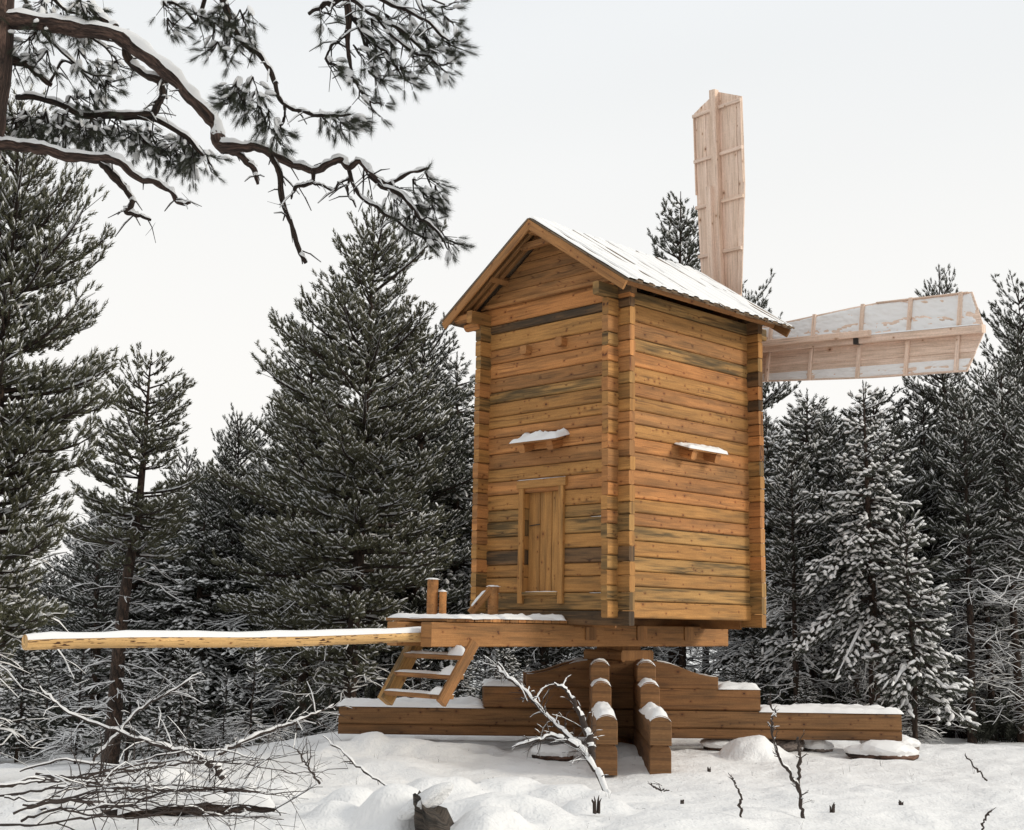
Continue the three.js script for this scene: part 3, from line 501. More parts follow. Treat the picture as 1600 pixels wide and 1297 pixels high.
// o: H height, r0 trunk radius, c0 height of the lowest living branch, R widest reach, prof(t) reach along the crown, whorls, per, up(t) rise of a branch, droop, dens shoots, snow share, lump size, dead lower branches
function makeTree(seed, o) {
  const r = rng(seed), wood = new MB(), need = new MB(), snow = new MB(), H = o.H;
  const tp = [], tr = []; const lx = (r() - 0.5) * 0.03 * H, lz = (r() - 0.5) * 0.03 * H;
  for (let k = 0; k <= 14; k++) { const t = k / 14; tp.push(V3(lx * t * t + 0.02 * H * 0.4 * noise2(t * 3, 1, seed), H * t * 0.985 - (k ? 0 : 0.8), lz * t * t + 0.02 * H * 0.4 * noise2(t * 3, 7, seed))); tr.push(Math.max(0.008, o.r0 * Math.pow(1 - t, 0.8) * (k ? 1 : 1.15))); }
  wood.tube(tp, tr, 8, false);
  const trunkAt = (y) => { const k = clamp(y / H, 0, 0.999) * 14, i = Math.floor(k); return tp[i].clone().lerp(tp[i + 1], k - i); };
  const K = o.K || 10, nl = o.nl || 0.085, nw = o.nw || 0.011, sl = o.sl || 0.2;
  const put = (p, d, L) => {
    shoot(need, p, d, L, r, K, nl, nw);
    if (r() < o.snow) { const c = p.clone().addScaledVector(d, L * 0.62); c.y += 0.02 + nl * 0.28; snow.lump(c, d, L * (0.75 + 0.5 * r()), o.lump * (0.7 + 0.7 * r()), o.lump * (0.45 + 0.4 * r())); }
  };
  for (let wv = 0; wv < o.whorls; wv++) {
    const t = Math.pow((wv + 0.5 * r()) / o.whorls, 0.93), y = lerp(o.c0, H * 0.975, t), n = Math.max(2, Math.round(o.per * (0.75 + 0.5 * r()) * (t > 0.9 ? 0.8 : 1))), a0 = r() * 6.28;
    for (let b = 0; b < n; b++) {
      if (o.gap && r() < o.gap) continue;
      const az = a0 + b / n * 6.28 + 0.5 * (r() - 0.5), L = Math.max(0.18, o.R * o.prof(t) * (r() < 0.12 ? 1.05 + 0.3 * r() : 0.45 + 0.62 * r())), rise = o.up(t) + 0.26 * (r() - 0.5), base = trunkAt(clamp(y + (r() - 0.5) * 0.8 * (H - o.c0) / o.whorls, 0.2, H * 0.98));
      const out = V3(Math.cos(az), 0, Math.sin(az)), side = V3(-out.z, 0, out.x), pts = [], nS = 7, wob = (r() - 0.5) * 0.3;
      for (let k = 0; k <= nS; k++) { const s = k / nS; pts.push(base.clone().addScaledVector(out, L * s * (1 - 0.12 * s)).addScaledVector(side, L * wob * s * s).add(V3(0, L * (rise * s - o.droop * s * s * (1 - t * 0.6) + o.tip * s * s * s), 0))); }
      const br = 0.012 + 0.017 * L; wood.tube(pts, radii(nS, br, 0.006), 4, false);
      if (r() < o.branchSnow) snowLine(snow, pts.slice(1), radii(nS - 1, br, 0.007), 0.025 + 0.02 * r(), seed + wv * 9 + b, 2);
      const pos = (s) => { const k = clamp(s, 0, 0.999) * nS, i = Math.floor(k); return pts[i].clone().lerp(pts[i + 1], k - i); };
      const dir = (s) => { const i = Math.min(nS - 1, Math.floor(s * nS)); return pts[i + 1].clone().sub(pts[i]).normalize(); };
      const nt = Math.max(2, Math.round(L * o.dens * (0.8 + 0.4 * r())));
      for (let k = 0; k < nt; k++) {
        const s = lerp(o.bare, 1, (k + r() * 0.8) / nt), p = pos(s), d = dir(s), sg = k % 2 ? 1 : -1, sz = (0.32 + 0.5 * (1 - s)) * Math.min(L, 1.6) * o.fan * (0.6 + 0.6 * r());
        const td = d.clone().multiplyScalar(0.75).addScaledVector(side, sg * (0.55 + 0.4 * r())).add(V3(0, o.tw + 0.25 * (r() - 0.5), 0)).normalize(), q = p.clone().addScaledVector(td, sz);
        q.y -= o.hang * sz; if (sz > 0.12) wood.tube([p, q], [0.006, 0.004], 3, false);
        if (sz > 0.3 && r() < o.branchSnow * 0.7) snowLine(snow, [p, p.clone().lerp(q, 0.5), q], 0.006, 0.022, seed + k, 2);
        const ns = Math.max(1, Math.round(sz / (sl * 0.62)));
        for (let e = 0; e < ns; e++) {
          const f = (e + 0.7) / ns, b2 = p.clone().lerp(q, f), sd = td.clone().multiplyScalar(0.7).addScaledVector(side, (r() - 0.5) * 1.7).addScaledVector(d, (r() - 0.3) * 1.2).add(V3(0, o.lift + 0.9 * (r() - 0.5), 0)).normalize();
          b2.y += (r() - 0.4) * 0.12 * (o.thick || 1); put(b2, sd, sl * (0.7 + 0.6 * r()));
        }
      }
      put(pos(0.97), dir(0.95), sl * 1.1);
    }
  }
  put(trunkAt(H * 0.97), V3(0, 1, 0), sl * 1.3);
  for (let k = 0; k < (o.dead || 0); k++) {               // bare lower branches with snow along them
    const y = lerp(o.d0 === undefined ? 0.5 : o.d0, o.c0 + (H - o.c0) * 0.25, r()), az = r() * 6.28, L = (0.5 + 1.1 * r()) * (o.deadL || 1), out = V3(Math.cos(az), 0, Math.sin(az)), side = V3(-out.z, 0, out.x), pts = [], base = trunkAt(y), wob = r() - 0.5, dr = 0.15 + 0.5 * r();
    for (let i = 0; i <= 7; i++) { const s = i / 7; pts.push(base.clone().addScaledVector(out, L * s).addScaledVector(side, L * (0.5 * wob * s * s + 0.1 * noise2(s * 4, k, seed))).add(V3(0, L * (0.2 * s - dr * s * s + 0.08 * noise2(s * 5, k + 40, seed)), 0))); }
    wood.tube(pts, radii(7, 0.016, 0.004), 4, false); snowLine(snow, pts, radii(7, 0.016, 0.005), 0.013 + 0.011 * r(), seed + k, 2);
    for (let j = 0; j < 5; j++) { const i = 2 + Math.floor(r() * 5), p = pts[i], d = out.clone().multiplyScalar(0.6).addScaledVector(side, (r() - 0.5) * 2).add(V3(0, (r() - 0.6) * 0.8, 0)).normalize(), l2 = L * (0.2 + 0.3 * r()), tp2 = [p, p.clone().addScaledVector(d, l2 * 0.5), p.clone().addScaledVector(d, l2).add(V3(0, -0.06 * l2, 0))]; wood.tube(tp2, 0.005, 3, false); snowLine(snow, tp2, 0.005, 0.013, seed + k + j, 2); }
  }
  return { H, wood: wood.geo(), need: need.geo(), snow: snow.geo(true), tris: (wood.i.length + need.i.length + snow.i.length) / 3 };
}
const PINE = { r0: 0.15, whorls: 26, per: 6, prof: (t) => Math.pow(Math.sin(Math.PI * clamp(0.08 + 0.92 * (1 - t))), 0.5) * lerp(0.34, 1, Math.pow(1 - t, 0.7)), up: (t) => lerp(0.02, 0.8, t * t), droop: 0.34, tip: 0.3, dens: 9.5, bare: 0.12, fan: 0.55, tw: 0.1, hang: 0.0, lift: 0.5, snow: 0.72, lump: 0.038, branchSnow: 0.4, dead: 34, K: 12, nl: 0.078, nw: 0.015, sl: 0.14, thick: 1.5 };
const SPRUCE = { ...PINE, prof: (t) => 0.1 + 0.95 * Math.pow(1 - t, 0.8), up: (t) => lerp(-0.2, 0.5, t), droop: 0.55, tip: 0.3, hang: 0.3, lift: -0.12, tw: -0.02, snow: 0.62, lump: 0.075, sl: 0.17, nl: 0.07, fan: 0.55, thick: 0.8 };
const PROTO = {
  broad: makeTree(1, { ...PINE, H: 10.5, c0: 1.0, R: 2.6, whorls: 33, per: 7, gap: 0.1, dens: 8.5 }),
  near: makeTree(2, { ...PINE, H: 8.5, c0: 0.9, R: 2.35, whorls: 30, per: 7, gap: 0.08, K: 15, nw: 0.011, nl: 0.07, sl: 0.13, dens: 9, lump: 0.032 }),
  sparse: makeTree(3, { ...PINE, H: 9.5, c0: 4.3, R: 1.3, whorls: 18, per: 5, gap: 0.14, dead: 50, deadL: 0.8, snow: 0.45, prof: (t) => 0.45 + 0.65 * Math.sin(Math.PI * clamp(t * 0.85 + 0.12)) - 0.35 * t * t, droop: 0.2 }),
  tall: makeTree(4, { ...PINE, H: 13, c0: 3.6, R: 1.75, r0: 0.14, whorls: 32, per: 6, gap: 0.12, dead: 60, d0: 0.3, dens: 8 }),
  tall2: makeTree(14, { ...PINE, H: 12, c0: 2.6, R: 1.9, r0: 0.13, whorls: 28, per: 6, gap: 0.22, dead: 60, d0: 0.3, dens: 8, prof: (t) => 0.35 + 0.7 * Math.sin(Math.PI * clamp(t * 0.7 + 0.28)) }),
  spruce: makeTree(5, { ...SPRUCE, H: 8, c0: 2.1, R: 1.75, whorls: 22, per: 7, dens: 8.5, dead: 34 }),
  spruce2: makeTree(15, { ...SPRUCE, H: 9, c0: 2.6, R: 2.1, whorls: 19, per: 6, gap: 0.15, dens: 8, dead: 36, droop: 0.75, snow: 0.7, lump: 0.09 }),
  young: makeTree(6, { ...SPRUCE, H: 4.2, c0: 0.9, R: 1.0, r0: 0.05, whorls: 13, per: 6, dead: 8, d0: 0.2, deadL: 0.6, lump: 0.07, snow: 0.7 }),
  back: makeTree(7, { ...PINE, H: 10, c0: 1.4, R: 1.9, whorls: 24, per: 6, gap: 0.12, K: 9, nw: 0.024, sl: 0.22, nl: 0.11, dens: 6.5, lump: 0.055, dead: 40, deadL: 1.2 }),
  back2: makeTree(8, { ...PINE, H: 10, c0: 4.0, R: 1.6, whorls: 17, per: 6, gap: 0.16, K: 9, nw: 0.024, sl: 0.22, nl: 0.11, dens: 6.5, lump: 0.055, dead: 70, deadL: 1.3, r0: 0.12 }),
  thicket: makeTree(9, { ...PINE, H: 3.4, c0: 0.3, R: 0.8, r0: 0.03, whorls: 12, per: 3, K: 5, dens: 2, snow: 0.35, gap: 0.3, branchSnow: 0.9, dead: 46, d0: 0.1, deadL: 0.75 }),
};
function tree(kind, px, topY, dist, label, category, turn, o = {}) {   // a tree whose top shows at this place in the photograph
  const P = PROTO[kind], top = at(px, topY, dist), gy = G(top.x, top.z), s = (top.y - gy) / P.H, wide = o.wide || 1;
  const t = thing(o.name || 'pine_tree', label, category, V3(top.x, gy, top.z), o.group);
  t.rotation.set(o.leanX || 0, turn, o.leanZ || 0, 'ZXY'); t.scale.set(s * wide, s, s * wide);
  part('trunk', P.wood, o.bark || BARK, t); part('crown', P.need, o.needle || NEEDLE, t); part('snow', P.snow, SNOW, t).userData.kind = 'stuff'; return t;
}
tree('near', 28, 150, 16.5, 'big snowy pine at the left edge with dense drooping needle branches', 'pine tree', 0.4, { needle: NEEDLEY, wide: 0.82 });
tree('sparse', 212, 535, 21, 'slender pine with bare leaning trunk standing beside the big left edge pine', 'pine tree', 1.1, { leanZ: -0.05, needle: NEEDLEY, wide: 1.25 });
tree('broad', 578, 322, 26, 'tallest broad snowy pine right behind the tail pole and landing', 'pine tree', 4.6, { needle: NEEDLEY, wide: 1.02 });
tree('broad', 496, 505, 29, 'bushy pine merging with the left side of the tallest pine', 'pine tree', 1.2, { needle: NEEDLEY, wide: 1.15 });
tree('broad', 664, 500, 30, 'bushy pine merging with the right side of the tallest pine', 'pine tree', 3.0, { wide: 1.1 });
tree('tall', 1055, 282, 33, 'pine whose narrow top rises above the roof left of the upright sail', 'pine tree', 0.7, { wide: 1.1 });
tree('tall2', 1165, 442, 36, 'pine whose top peeks out beside the foot of the upright sail', 'pine tree', 2.7);
tree('tall', 1468, 408, 29, 'tall thin pine with its tip just above the level sail', 'pine tree', 4.0, { wide: 0.9 });
tree('tall2', 1592, 436, 27, 'tall pine at the right edge of the clearing', 'pine tree', 5.2, { wide: 0.95 });
tree('spruce2', 1352, 585, 24, 'snow laden spruce below the level sail', 'spruce tree', 0.3, { name: 'spruce_tree', needle: NEEDLE2 });
tree('spruce', 1258, 598, 27, 'dark spruce between the side wall and the snow laden spruce', 'spruce tree', 1.9, { name: 'spruce_tree', needle: NEEDLE2 });
tree('young', 1418, 800, 22.5, 'young spruce with heavy snow in front of the dark trunks on the right', 'spruce tree', 2.2, { name: 'spruce_tree', needle: NEEDLE2 });
tree('spruce', 722, 540, 31, 'spruce half hidden behind the left corner of the house', 'spruce tree', 3.3, { name: 'spruce_tree' });
tree('broad', 372, 640, 33, 'pine between the slender pine and the tallest pine', 'pine tree', 4.4);
tree('back', 300, 700, 36, 'bushy pine just right of the slender pine', 'pine tree', 0.9);
tree('back', 455, 600, 38, 'pine close behind the left side of the tallest pine', 'pine tree', 2.9);
tree('spruce', 1205, 640, 30, 'spruce close beside the right edge of the side wall', 'spruce tree', 4.1, { name: 'spruce_tree', needle: NEEDLE2 });
tree('back', 1545, 560, 32, 'pine just left of the pine at the right edge', 'pine tree', 1.0);
[[1236, 700, 25], [1290, 640, 27], [1330, 720, 25.5], [1385, 650, 26], [1440, 690, 27], [1500, 600, 24.5], [1532, 660, 26], [1566, 560, 25], [1610, 600, 24]].forEach(([px, y, d], k) => tree('back2', px, y, d, 'thin dark trunked pine standing in the right hand edge of the wood', 'pine tree', k * 1.7, { needle: NEEDLE2, group: 'thin pines in the right hand edge of the wood', wide: 1.05 }));
tree('young', 790, 985, 23, 'small snowy spruce seen below the landing', 'spruce tree', 1.0, { name: 'spruce_tree', needle: NEEDLE2 });
{
  const rr = rng(77), BG = 'dense dark wood behind the clearing';
  const bg = [];
  // nearer rows of the wood, then deeper ones; tops follow the outline of the wood in the photograph
  const outline = (x) => x < 60 ? 780 : x < 140 ? 850 : x < 260 ? 740 : x < 460 ? 690 : x < 760 ? 640 : x < 1190 ? 640 : x < 1240 ? 690 : x < 1500 ? 590 : 560;
  for (let k = 0; k < 62; k++) { const row = k % 4, dist = [30, 36, 43, 52][row] + 5 * rr(), px = -60 + (k + 0.7 * rr()) / 62 * 1740; bg.push([px, outline(px) + 30 + 110 * rr() + row * 4, dist]); }
  const where = (x) => x < 160 ? 'behind the big left edge pine' : x < 420 ? 'between the left edge pine and the tallest pine' : x < 730 ? 'behind the tallest pine' : x < 1200 ? 'hidden for the most part behind the windmill' : x < 1400 ? 'behind the spruces right of the house' : 'behind the tall thin pines at the right';
  for (let k = 0; k < 15; k++) { const px = 1190 + 430 * (k + 0.6 * rr()) / 15; bg.push([px, outline(px) + 10 + 90 * rr(), 27 + 9 * rr()]); }
  for (let k = 0; k < 9; k++) { const px = -20 + 440 * (k + 0.6 * rr()) / 9; bg.push([px, 860 + 60 * rr(), 40 + 14 * rr()]); }
  for (let k = 0; k < 12; k++) { const px = 150 + 600 * (k + 0.6 * rr()) / 12; bg.push([px, outline(px) + 10 + 90 * rr(), 29 + 8 * rr()]); }
  for (const [px, y, d] of bg) tree(rr() < 0.45 ? 'back2' : rr() < 0.7 ? 'back' : rr() < 0.5 ? 'spruce2' : 'spruce', px, y, d, 'dark snowy forest conifer ' + where(px), 'conifer tree', rr() * 6.28, { name: 'forest_tree', group: 'forest trees ' + where(px), needle: NEEDLE2, wide: 1.25 + 0.4 * rr() });
  const th = [];
  for (let k = 0; k < 32; k++) { const px = -40 + (k + 0.8 * rr()) / 32 * 1690; if (px > 1180 && k % 3) continue; th.push([px, 985 + 75 * rr() + (px > 480 && px < 1420 ? 10 : 0), 21.8 + 6 * rr() + (px < 420 ? -1.5 : 0)]); }
  for (const [px, y, d] of th) tree(rr() < 0.35 ? 'young' : 'thicket', px, y, d, 'snow laced sapling at the forest edge ' + where(px), 'sapling', rr() * 6.28, { name: 'sapling', group: 'forest edge saplings ' + where(px), needle: NEEDLE2, wide: 1.3 });
}

// unseen pines added beside and behind the camera to shade the foreground pine
for (const [k, x, z, kind, H] of [[0, 6.8, -5, 'back', 11], [1, -6.5, -3.5, 'back', 11], [2, -4, 4, 'back', 12], [3, 4, 3, 'back', 11], [4, 8.2, -1.5, 'back2', 12]]) {
  const P = PROTO[kind], s = H / P.H, t = thing('pine_tree', 'tall unseen pine added outside the picture for its shade', 'pine tree', V3(x, G(x, z), z), 'unseen pines added outside the picture for shade');
  t.rotation.y = k * 2.1; t.scale.set(s * 1.25, s, s * 1.25); part('trunk', P.wood, BARK, t); part('crown', P.need, NEEDLE2, t); part('snow', P.snow, SNOW, t).userData.kind = 'stuff';
}
// ---------------------------------------------------------------- undergrowth of the wood
{
  const r = rng(404), m = new MB(), ms = new MB();
  for (let k = 0; k < 26; k++) { const a = r() * 6.28, l = 0.25 + 0.45 * r(), e = V3(Math.cos(a) * l * 0.8, 0.25 + 0.6 * r(), Math.sin(a) * l * 0.8), b = V3(e.x * 0.25, -0.1, e.z * 0.25); m.tube([b, e], [0.008, 0.004], 3, false); for (let j = 0; j < 3; j++) shoot(m, b.clone().lerp(e, 0.4 + 0.25 * j), e.clone().sub(b).normalize(), 0.2, r, 8, 0.12, 0.03); if (r() < 0.8) snowLine(ms, [b.clone().lerp(e, 0.4), b.clone().lerp(e, 0.7), e], 0.006, 0.02, k, 2); }
  const N = 520, gN = m.geo(), gS = ms.geo(true), iN = new THREE.InstancedMesh(gN, NEEDLE2, N), iS = new THREE.InstancedMesh(gS, SNOW, N), M = new THREE.Matrix4(), Q = new THREE.Quaternion();
  for (let k = 0; k < N; k++) {
    const d = 25.5 + 36 * Math.pow(r(), 1.2), a = (r() - 0.5) * 1.02, x = d * Math.sin(a), z = -d * Math.cos(a), s = 0.5 + 0.6 * r(); Q.setFromAxisAngle(UPV, r() * 6.28);
    M.compose(V3(x, G(x, z), z), Q, V3(s * 1.3, s, s * 1.3)); iN.setMatrixAt(k, M); iS.setMatrixAt(k, M);
  }
  const t = thing('undergrowth', 'dark low undergrowth covering the forest floor behind the clearing', 'undergrowth', V3(0, 0, 0)); t.userData.kind = 'stuff';
  for (const [i, n] of [[iN, 'foliage'], [iS, 'snow']]) { i.name = n; i.userData.kind = 'stuff'; shadow(i); t.add(i); }
}
// ---------------------------------------------------------------- the big pine in front, limbs traced at about eight metres
{
  const D = 8.2, base = at(-230, 1372, D); base.y = G(base.x, base.z);
  const t = thing('pine_tree', 'old pine close by on the left whose bare crooked snowy limbs hang over the clearing', 'pine tree', base);
  const r = rng(909), need = new MB(), snow = new MB(), twig = new MB();
  const W = (px, py, dz = 0) => at(px, py, D + dz).sub(base), R = (p) => p / 2 * D / F;
  const tm = new MB(), tp = spline([V3(0.05, -0.3, 0), W(-120, 800), W(-52, 300), W(-18, 80), W(-14, -120), W(-20, -420), W(0, -900), W(10, -1300)], 40); tm.tube(tp, tp.map((p, k) => lerp(0.21, 0.07, k / 40) * (1 + 0.05 * noise2(k * 0.8, 1, 7))), 14); part('trunk', tm.geo(true), BARKR, t);
  const blob = (c, d, L, w, h) => {                       // rounded clot of snow
    const q0 = snow.count, hx = Math.hypot(d.x, d.z) || 1, sx = -d.z / hx, sz = d.x / hx, ph = r() * 9;
    for (let i = 0; i <= 6; i++) for (let j = 0; j < 7; j++) { const s = i / 6, a = j / 7 * 6.28318, rad = Math.sqrt(Math.max(0, 1 - (2 * s - 1) ** 2)) * (1 + 0.25 * noise2(s * 3 + ph, j * 1.3, 5)), f = (s - 0.5) * L, u = Math.cos(a) * w * rad, y = Math.sin(a) * (Math.sin(a) > 0 ? h : h * 0.4) * rad; snow.v(c.x + d.x * f + sx * u, c.y + d.y * f + y, c.z + d.z * f + sz * u); }
    for (let i = 0; i < 6; i++) for (let j = 0; j < 7; j++) { const a = q0 + i * 7 + j, b = q0 + i * 7 + (j + 1) % 7; snow.i.push(a, b, a + 7, b, b + 7, a + 7); }
  };
  const tuft = (p, d, n, L, sn = 0.8) => {                // a spray of needle shoots with snow on it
    for (let k = 0; k < n; k++) {
      const e = d.clone().multiplyScalar(0.55 + 0.35 * r()).add(V3((r() - 0.5) * 1.1, (r() - 0.62) * 1.1, (r() - 0.5) * 1.1)).normalize(), l = L * (0.5 + 0.7 * r()), q = p.clone().addScaledVector(e, l), e2 = e.clone().add(V3((r() - 0.5) * 0.6, 0.25, (r() - 0.5) * 0.6)).normalize();
      twig.tube([p, p.clone().lerp(q, 0.5).add(V3(0, -0.01, 0)), q], [0.005, 0.004, 0.003], 4, false); for (let z = 0; z < 3; z++) { const b = p.clone().lerp(q, 0.55 + 0.22 * z), e3 = e2.clone().add(V3((r() - 0.5) * 1.3, (r() - 0.5) * 1.1, (r() - 0.5) * 1.3)).normalize(), b2 = b.clone().addScaledVector(e3, 0.03 + 0.05 * r()); twig.tube([b, b2], [0.003, 0.002], 3, false); shoot(need, b2, e3, 0.055, r, 46, 0.045, 0.0013); if (r() < sn * 0.3) { const c = b2.clone().addScaledVector(e3, 0.02); c.y += 0.01; blob(c, e3, 0.05 + 0.03 * r(), 0.013 + 0.012 * r(), 0.013 + 0.01 * r()); } }
      if (r() < sn * 0.1) { const c = q.clone().addScaledVector(e2, 0.03); c.y += 0.012; blob(c, e2, 0.07 + 0.05 * r(), 0.018 + 0.018 * r(), 0.018 + 0.014 * r()); }
      if (r() < sn * 0.4) { const c = p.clone().lerp(q, 0.5); c.y += 0.01; blob(c, e, l * 0.8, 0.016 + 0.014 * r(), 0.02); }
    }
  };
  const limb = (name, P, o = {}) => {                      // P: [px, py, width px, depth offset]
    const n = P.length * 5, c = spline(P.map((p) => W(p[0], p[1], p[3] || 0)), n), rad = c.map((_, k) => { const f = k / n * (P.length - 1), i = Math.min(P.length - 2, Math.floor(f)); return 0.9 * R(lerp(P[i][2], P[i + 1][2], f - i)) * (1 + 0.14 * noise2(k * 0.6, P[0][1], 5) + 0.1 * noise2(k * 1.7, P[0][0], 6)); });
    c.forEach((p, k) => { p.y += 0.006 * noise2(k * 0.55, P[0][0], 8); p.z += 0.02 * noise2(k * 0.4, P[0][0], 9); });
    const m = new MB(); m.tube(c, rad, o.sides || 9); const q = part(name, m.geo(true), o.mat || BARKR, t);
    const s2 = new MB(); snowLine(s2, c.slice(o.s0 || 0), rad.slice(o.s0 || 0), o.snow || 0.012, P[0][0], 5); if (s2.p.length) part('snow', s2.geo(true), SNOW, q).userData.kind = 'stuff';
    for (let k = 0; k < (o.stubs || 0); k++) { const i = Math.floor((0.15 + 0.8 * r()) * n), d = V3(r() - 0.5, -0.6 * r() + 0.1, r() - 0.5).normalize(), l = 0.05 + 0.13 * r(), a = [c[i], c[i].clone().addScaledVector(d, l * 0.5).add(V3(0, 0.01 * (r() - 0.5), 0)), c[i].clone().addScaledVector(d, l).add(V3(0, -0.02, 0))]; twig.tube(a, [0.005, 0.004, 0.002], 4); snowLine(snow, a, 0.004, 0.008, k, 3); }
    return c;
  };
  limb('limb', [[-8, 30, 36], [60, 35, 27], [130, 45, 28], [190, 60, 27], [240, 95, 25, -0.1], [280, 130, 23, -0.15], [315, 170, 25, -0.2], [338, 198, 22, -0.2], [345, 226, 24, -0.25], [375, 231, 18, -0.3], [400, 228, 15, -0.3], [425, 241, 16, -0.3], [460, 256, 13, -0.3], [490, 266, 13, -0.35], [512, 258, 12, -0.4], [532, 250, 11, -0.4], [545, 262, 10, -0.4], [562, 251, 9, -0.45], [580, 271, 8, -0.5], [603, 286, 7, -0.5], [640, 272, 5, -0.5], [668, 265, 4, -0.5]], { stubs: 14, snow: 0.018 });
  const L2 = [
    [[[350, 232, 16, -0.25], [372, 243, 11, -0.25], [395, 262, 10, -0.2], [403, 287, 5, -0.2]], 4], [[[425, 244, 11, -0.3], [437, 270, 10, -0.3], [440, 310, 9, -0.28], [455, 350, 8, -0.25], [467, 390, 8, -0.25], [478, 411, 6, -0.25]], 8],
    [[[490, 268, 8, -0.35], [486, 286, 6, -0.35], [462, 294, 6, -0.35], [455, 310, 3, -0.35]], 3], [[[487, 285, 5, -0.35], [505, 290, 5, -0.3], [523, 297, 4, -0.3], [530, 287, 4, -0.3], [549, 278, 3, -0.3]], 3],
    [[[545, 265, 7, -0.4], [556, 297, 6, -0.4], [585, 322, 6, -0.45], [620, 345, 5, -0.5], [660, 371, 4, -0.5], [704, 379, 2, -0.5]], 8], [[[562, 252, 6, -0.45], [590, 285, 7, -0.5], [628, 305, 8, -0.55], [655, 340, 6, -0.55], [684, 362, 4, -0.55], [700, 390, 2, -0.5]], 8],
    [[[545, 280, 4, -0.3], [543, 300, 4, -0.3], [556, 322, 2, -0.3]], 2], [[[138, 4, 14, 0.15], [158, 28, 15, 0.1], [182, 46, 14, 0]], 0], [[[195, 68, 14, 0.1], [203, 95, 15, 0.1], [232, 119, 14, 0], [268, 123, 15, -0.1]], 3],
    [[[246, 123, 11, 0], [254, 142, 11, 0.05], [252, 154, 11, 0.1], [240, 174, 12, 0.15], [205, 178, 12, 0.2], [160, 178, 10, 0.3]], 4], [[[254, 150, 6, 0], [262, 155, 3, 0]], 0],
    [[[-20, 226, 22], [15, 226, 20], [60, 232, 20], [110, 245, 19], [165, 247, 18, -0.05], [186, 252, 15, -0.1], [212, 276, 13, -0.1], [243, 285, 12, -0.1], [268, 300, 9, -0.1], [279, 318, 6, -0.1], [297, 316, 5, -0.1]], 7],
    [[[155, 250, 13, -0.05], [176, 274, 13, 0], [198, 298, 12, 0.05], [208, 318, 9, 0.05], [197, 332, 9, 0.05], [215, 337, 8, 0.05], [235, 343, 5, 0.05]], 6], [[[15, 92, 20, 0.1], [45, 103, 13, 0.2], [65, 122, 9, 0.25], [80, 132, 8, 0.3]], 1],
    [[[25, 150, 10, 0.4], [80, 158, 13, 0.4], [130, 178, 13, 0.35], [190, 182, 12, 0.3], [240, 186, 11, 0.25], [285, 210, 10, 0.2], [318, 242, 7, 0.2]], 5],
    [[[300, -40, 14, -0.5], [345, -5, 12, -0.5], [362, 40, 11, -0.5], [385, 72, 10, -0.5], [410, 92, 8, -0.5], [428, 125, 9, -0.5], [437, 155, 7, -0.5], [450, 167, 6, -0.5], [482, 177, 6, -0.5], [520, 183, 5, -0.5], [548, 180, 3, -0.5]], 9], [[[445, 165, 4, -0.5], [442, 190, 4, -0.5], [430, 204, 3, -0.5]], 2],
    [[[330, -20, 8, -0.4], [312, 18, 6, -0.4], [306, 34, 4, -0.4], [285, 10, 4, -0.4], [254, 3, 3, -0.4]], 3],
    [[[520, -60, 16, -0.9], [538, -10, 13, -0.9], [545, 25, 11, -0.9], [543, 60, 8, -0.9], [548, 105, 5, -0.9], [560, 135, 4, -0.9], [578, 160, 2, -0.9]], 4], [[[538, -6, 9, -0.9], [510, 8, 8, -0.9], [482, 20, 5, -0.9]], 3],
    [[[550, 0, 8, -0.9], [585, 25, 6, -0.95], [630, 50, 5, -1], [685, 103, 3, -1]], 4], [[[555, -15, 8, -0.9], [610, 5, 6, -1], [660, 30, 5, -1.05], [702, 66, 3, -1.05]], 4], [[[545, 20, 7, -0.9], [580, 60, 5, -0.9], [605, 85, 4, -0.95], [628, 118, 3, -0.95]], 3], [[[543, 55, 5, -0.9], [520, 70, 4, -0.9], [508, 95, 3, -0.9]], 2], [[[560, -30, 7, -1], [620, -20, 5, -1.05], [695, 5, 3, -1.1]], 3], [[[590, 30, 5, -0.95], [640, 80, 4, -1], [676, 92, 3, -1]], 2], [[[560, 30, 5, -0.9], [570, 70, 4, -0.9], [583, 105, 3, -0.9]], 2],
    [[[30, -20, 8, 0.3], [70, 55, 6, 0.35], [110, 90, 5, 0.4], [150, 140, 3, 0.4]], 3], [[[60, -30, 8, 0.3], [95, 10, 7, 0.3], [125, 25, 4, 0.3]], 2], [[[80, 130, 6, 0.3], [100, 95, 4, 0.3], [150, 130, 3, 0.3]], 2], [[[60, 40, 5, 0.3], [130, 110, 4, 0.3], [175, 122, 3, 0.3]], 2], [[[130, 50, 4, 0.1], [165, 75, 4, 0.1], [185, 98, 3, 0.1]], 2],
  ];
  for (let k = 0; k < 60; k++) { // fine hanging twigs between the limbs
    const P = L2[Math.floor(r() * L2.length)][0], i = Math.floor(r() * (P.length - 1)), f = r(), a = W(lerp(P[i][0], P[i + 1][0], f), lerp(P[i][1], P[i + 1][1], f), lerp(P[i][3] || 0, P[i + 1][3] || 0, f)), d = V3(r() - 0.4, -0.7 * r(), (r() - 0.5)).normalize(), l = 0.08 + 0.2 * r(), b = a.clone().addScaledVector(d, l * 0.5).add(V3(0.03 * (r() - 0.5), 0.02, 0)), c = a.clone().addScaledVector(d, l);
    twig.tube([a, b, c], [0.004, 0.003, 0.0015], 4); for (let j = 0; j < 2; j++) { const e = V3(r() - 0.5, r() - 0.6, r() - 0.5).normalize(); twig.tube([b, b.clone().addScaledVector(e, 0.05 + 0.07 * r())], [0.002, 0.001], 3); } if (r() < 0.5) snowLine(snow, [a, b, c], 0.003, 0.008, k, 3);
  }
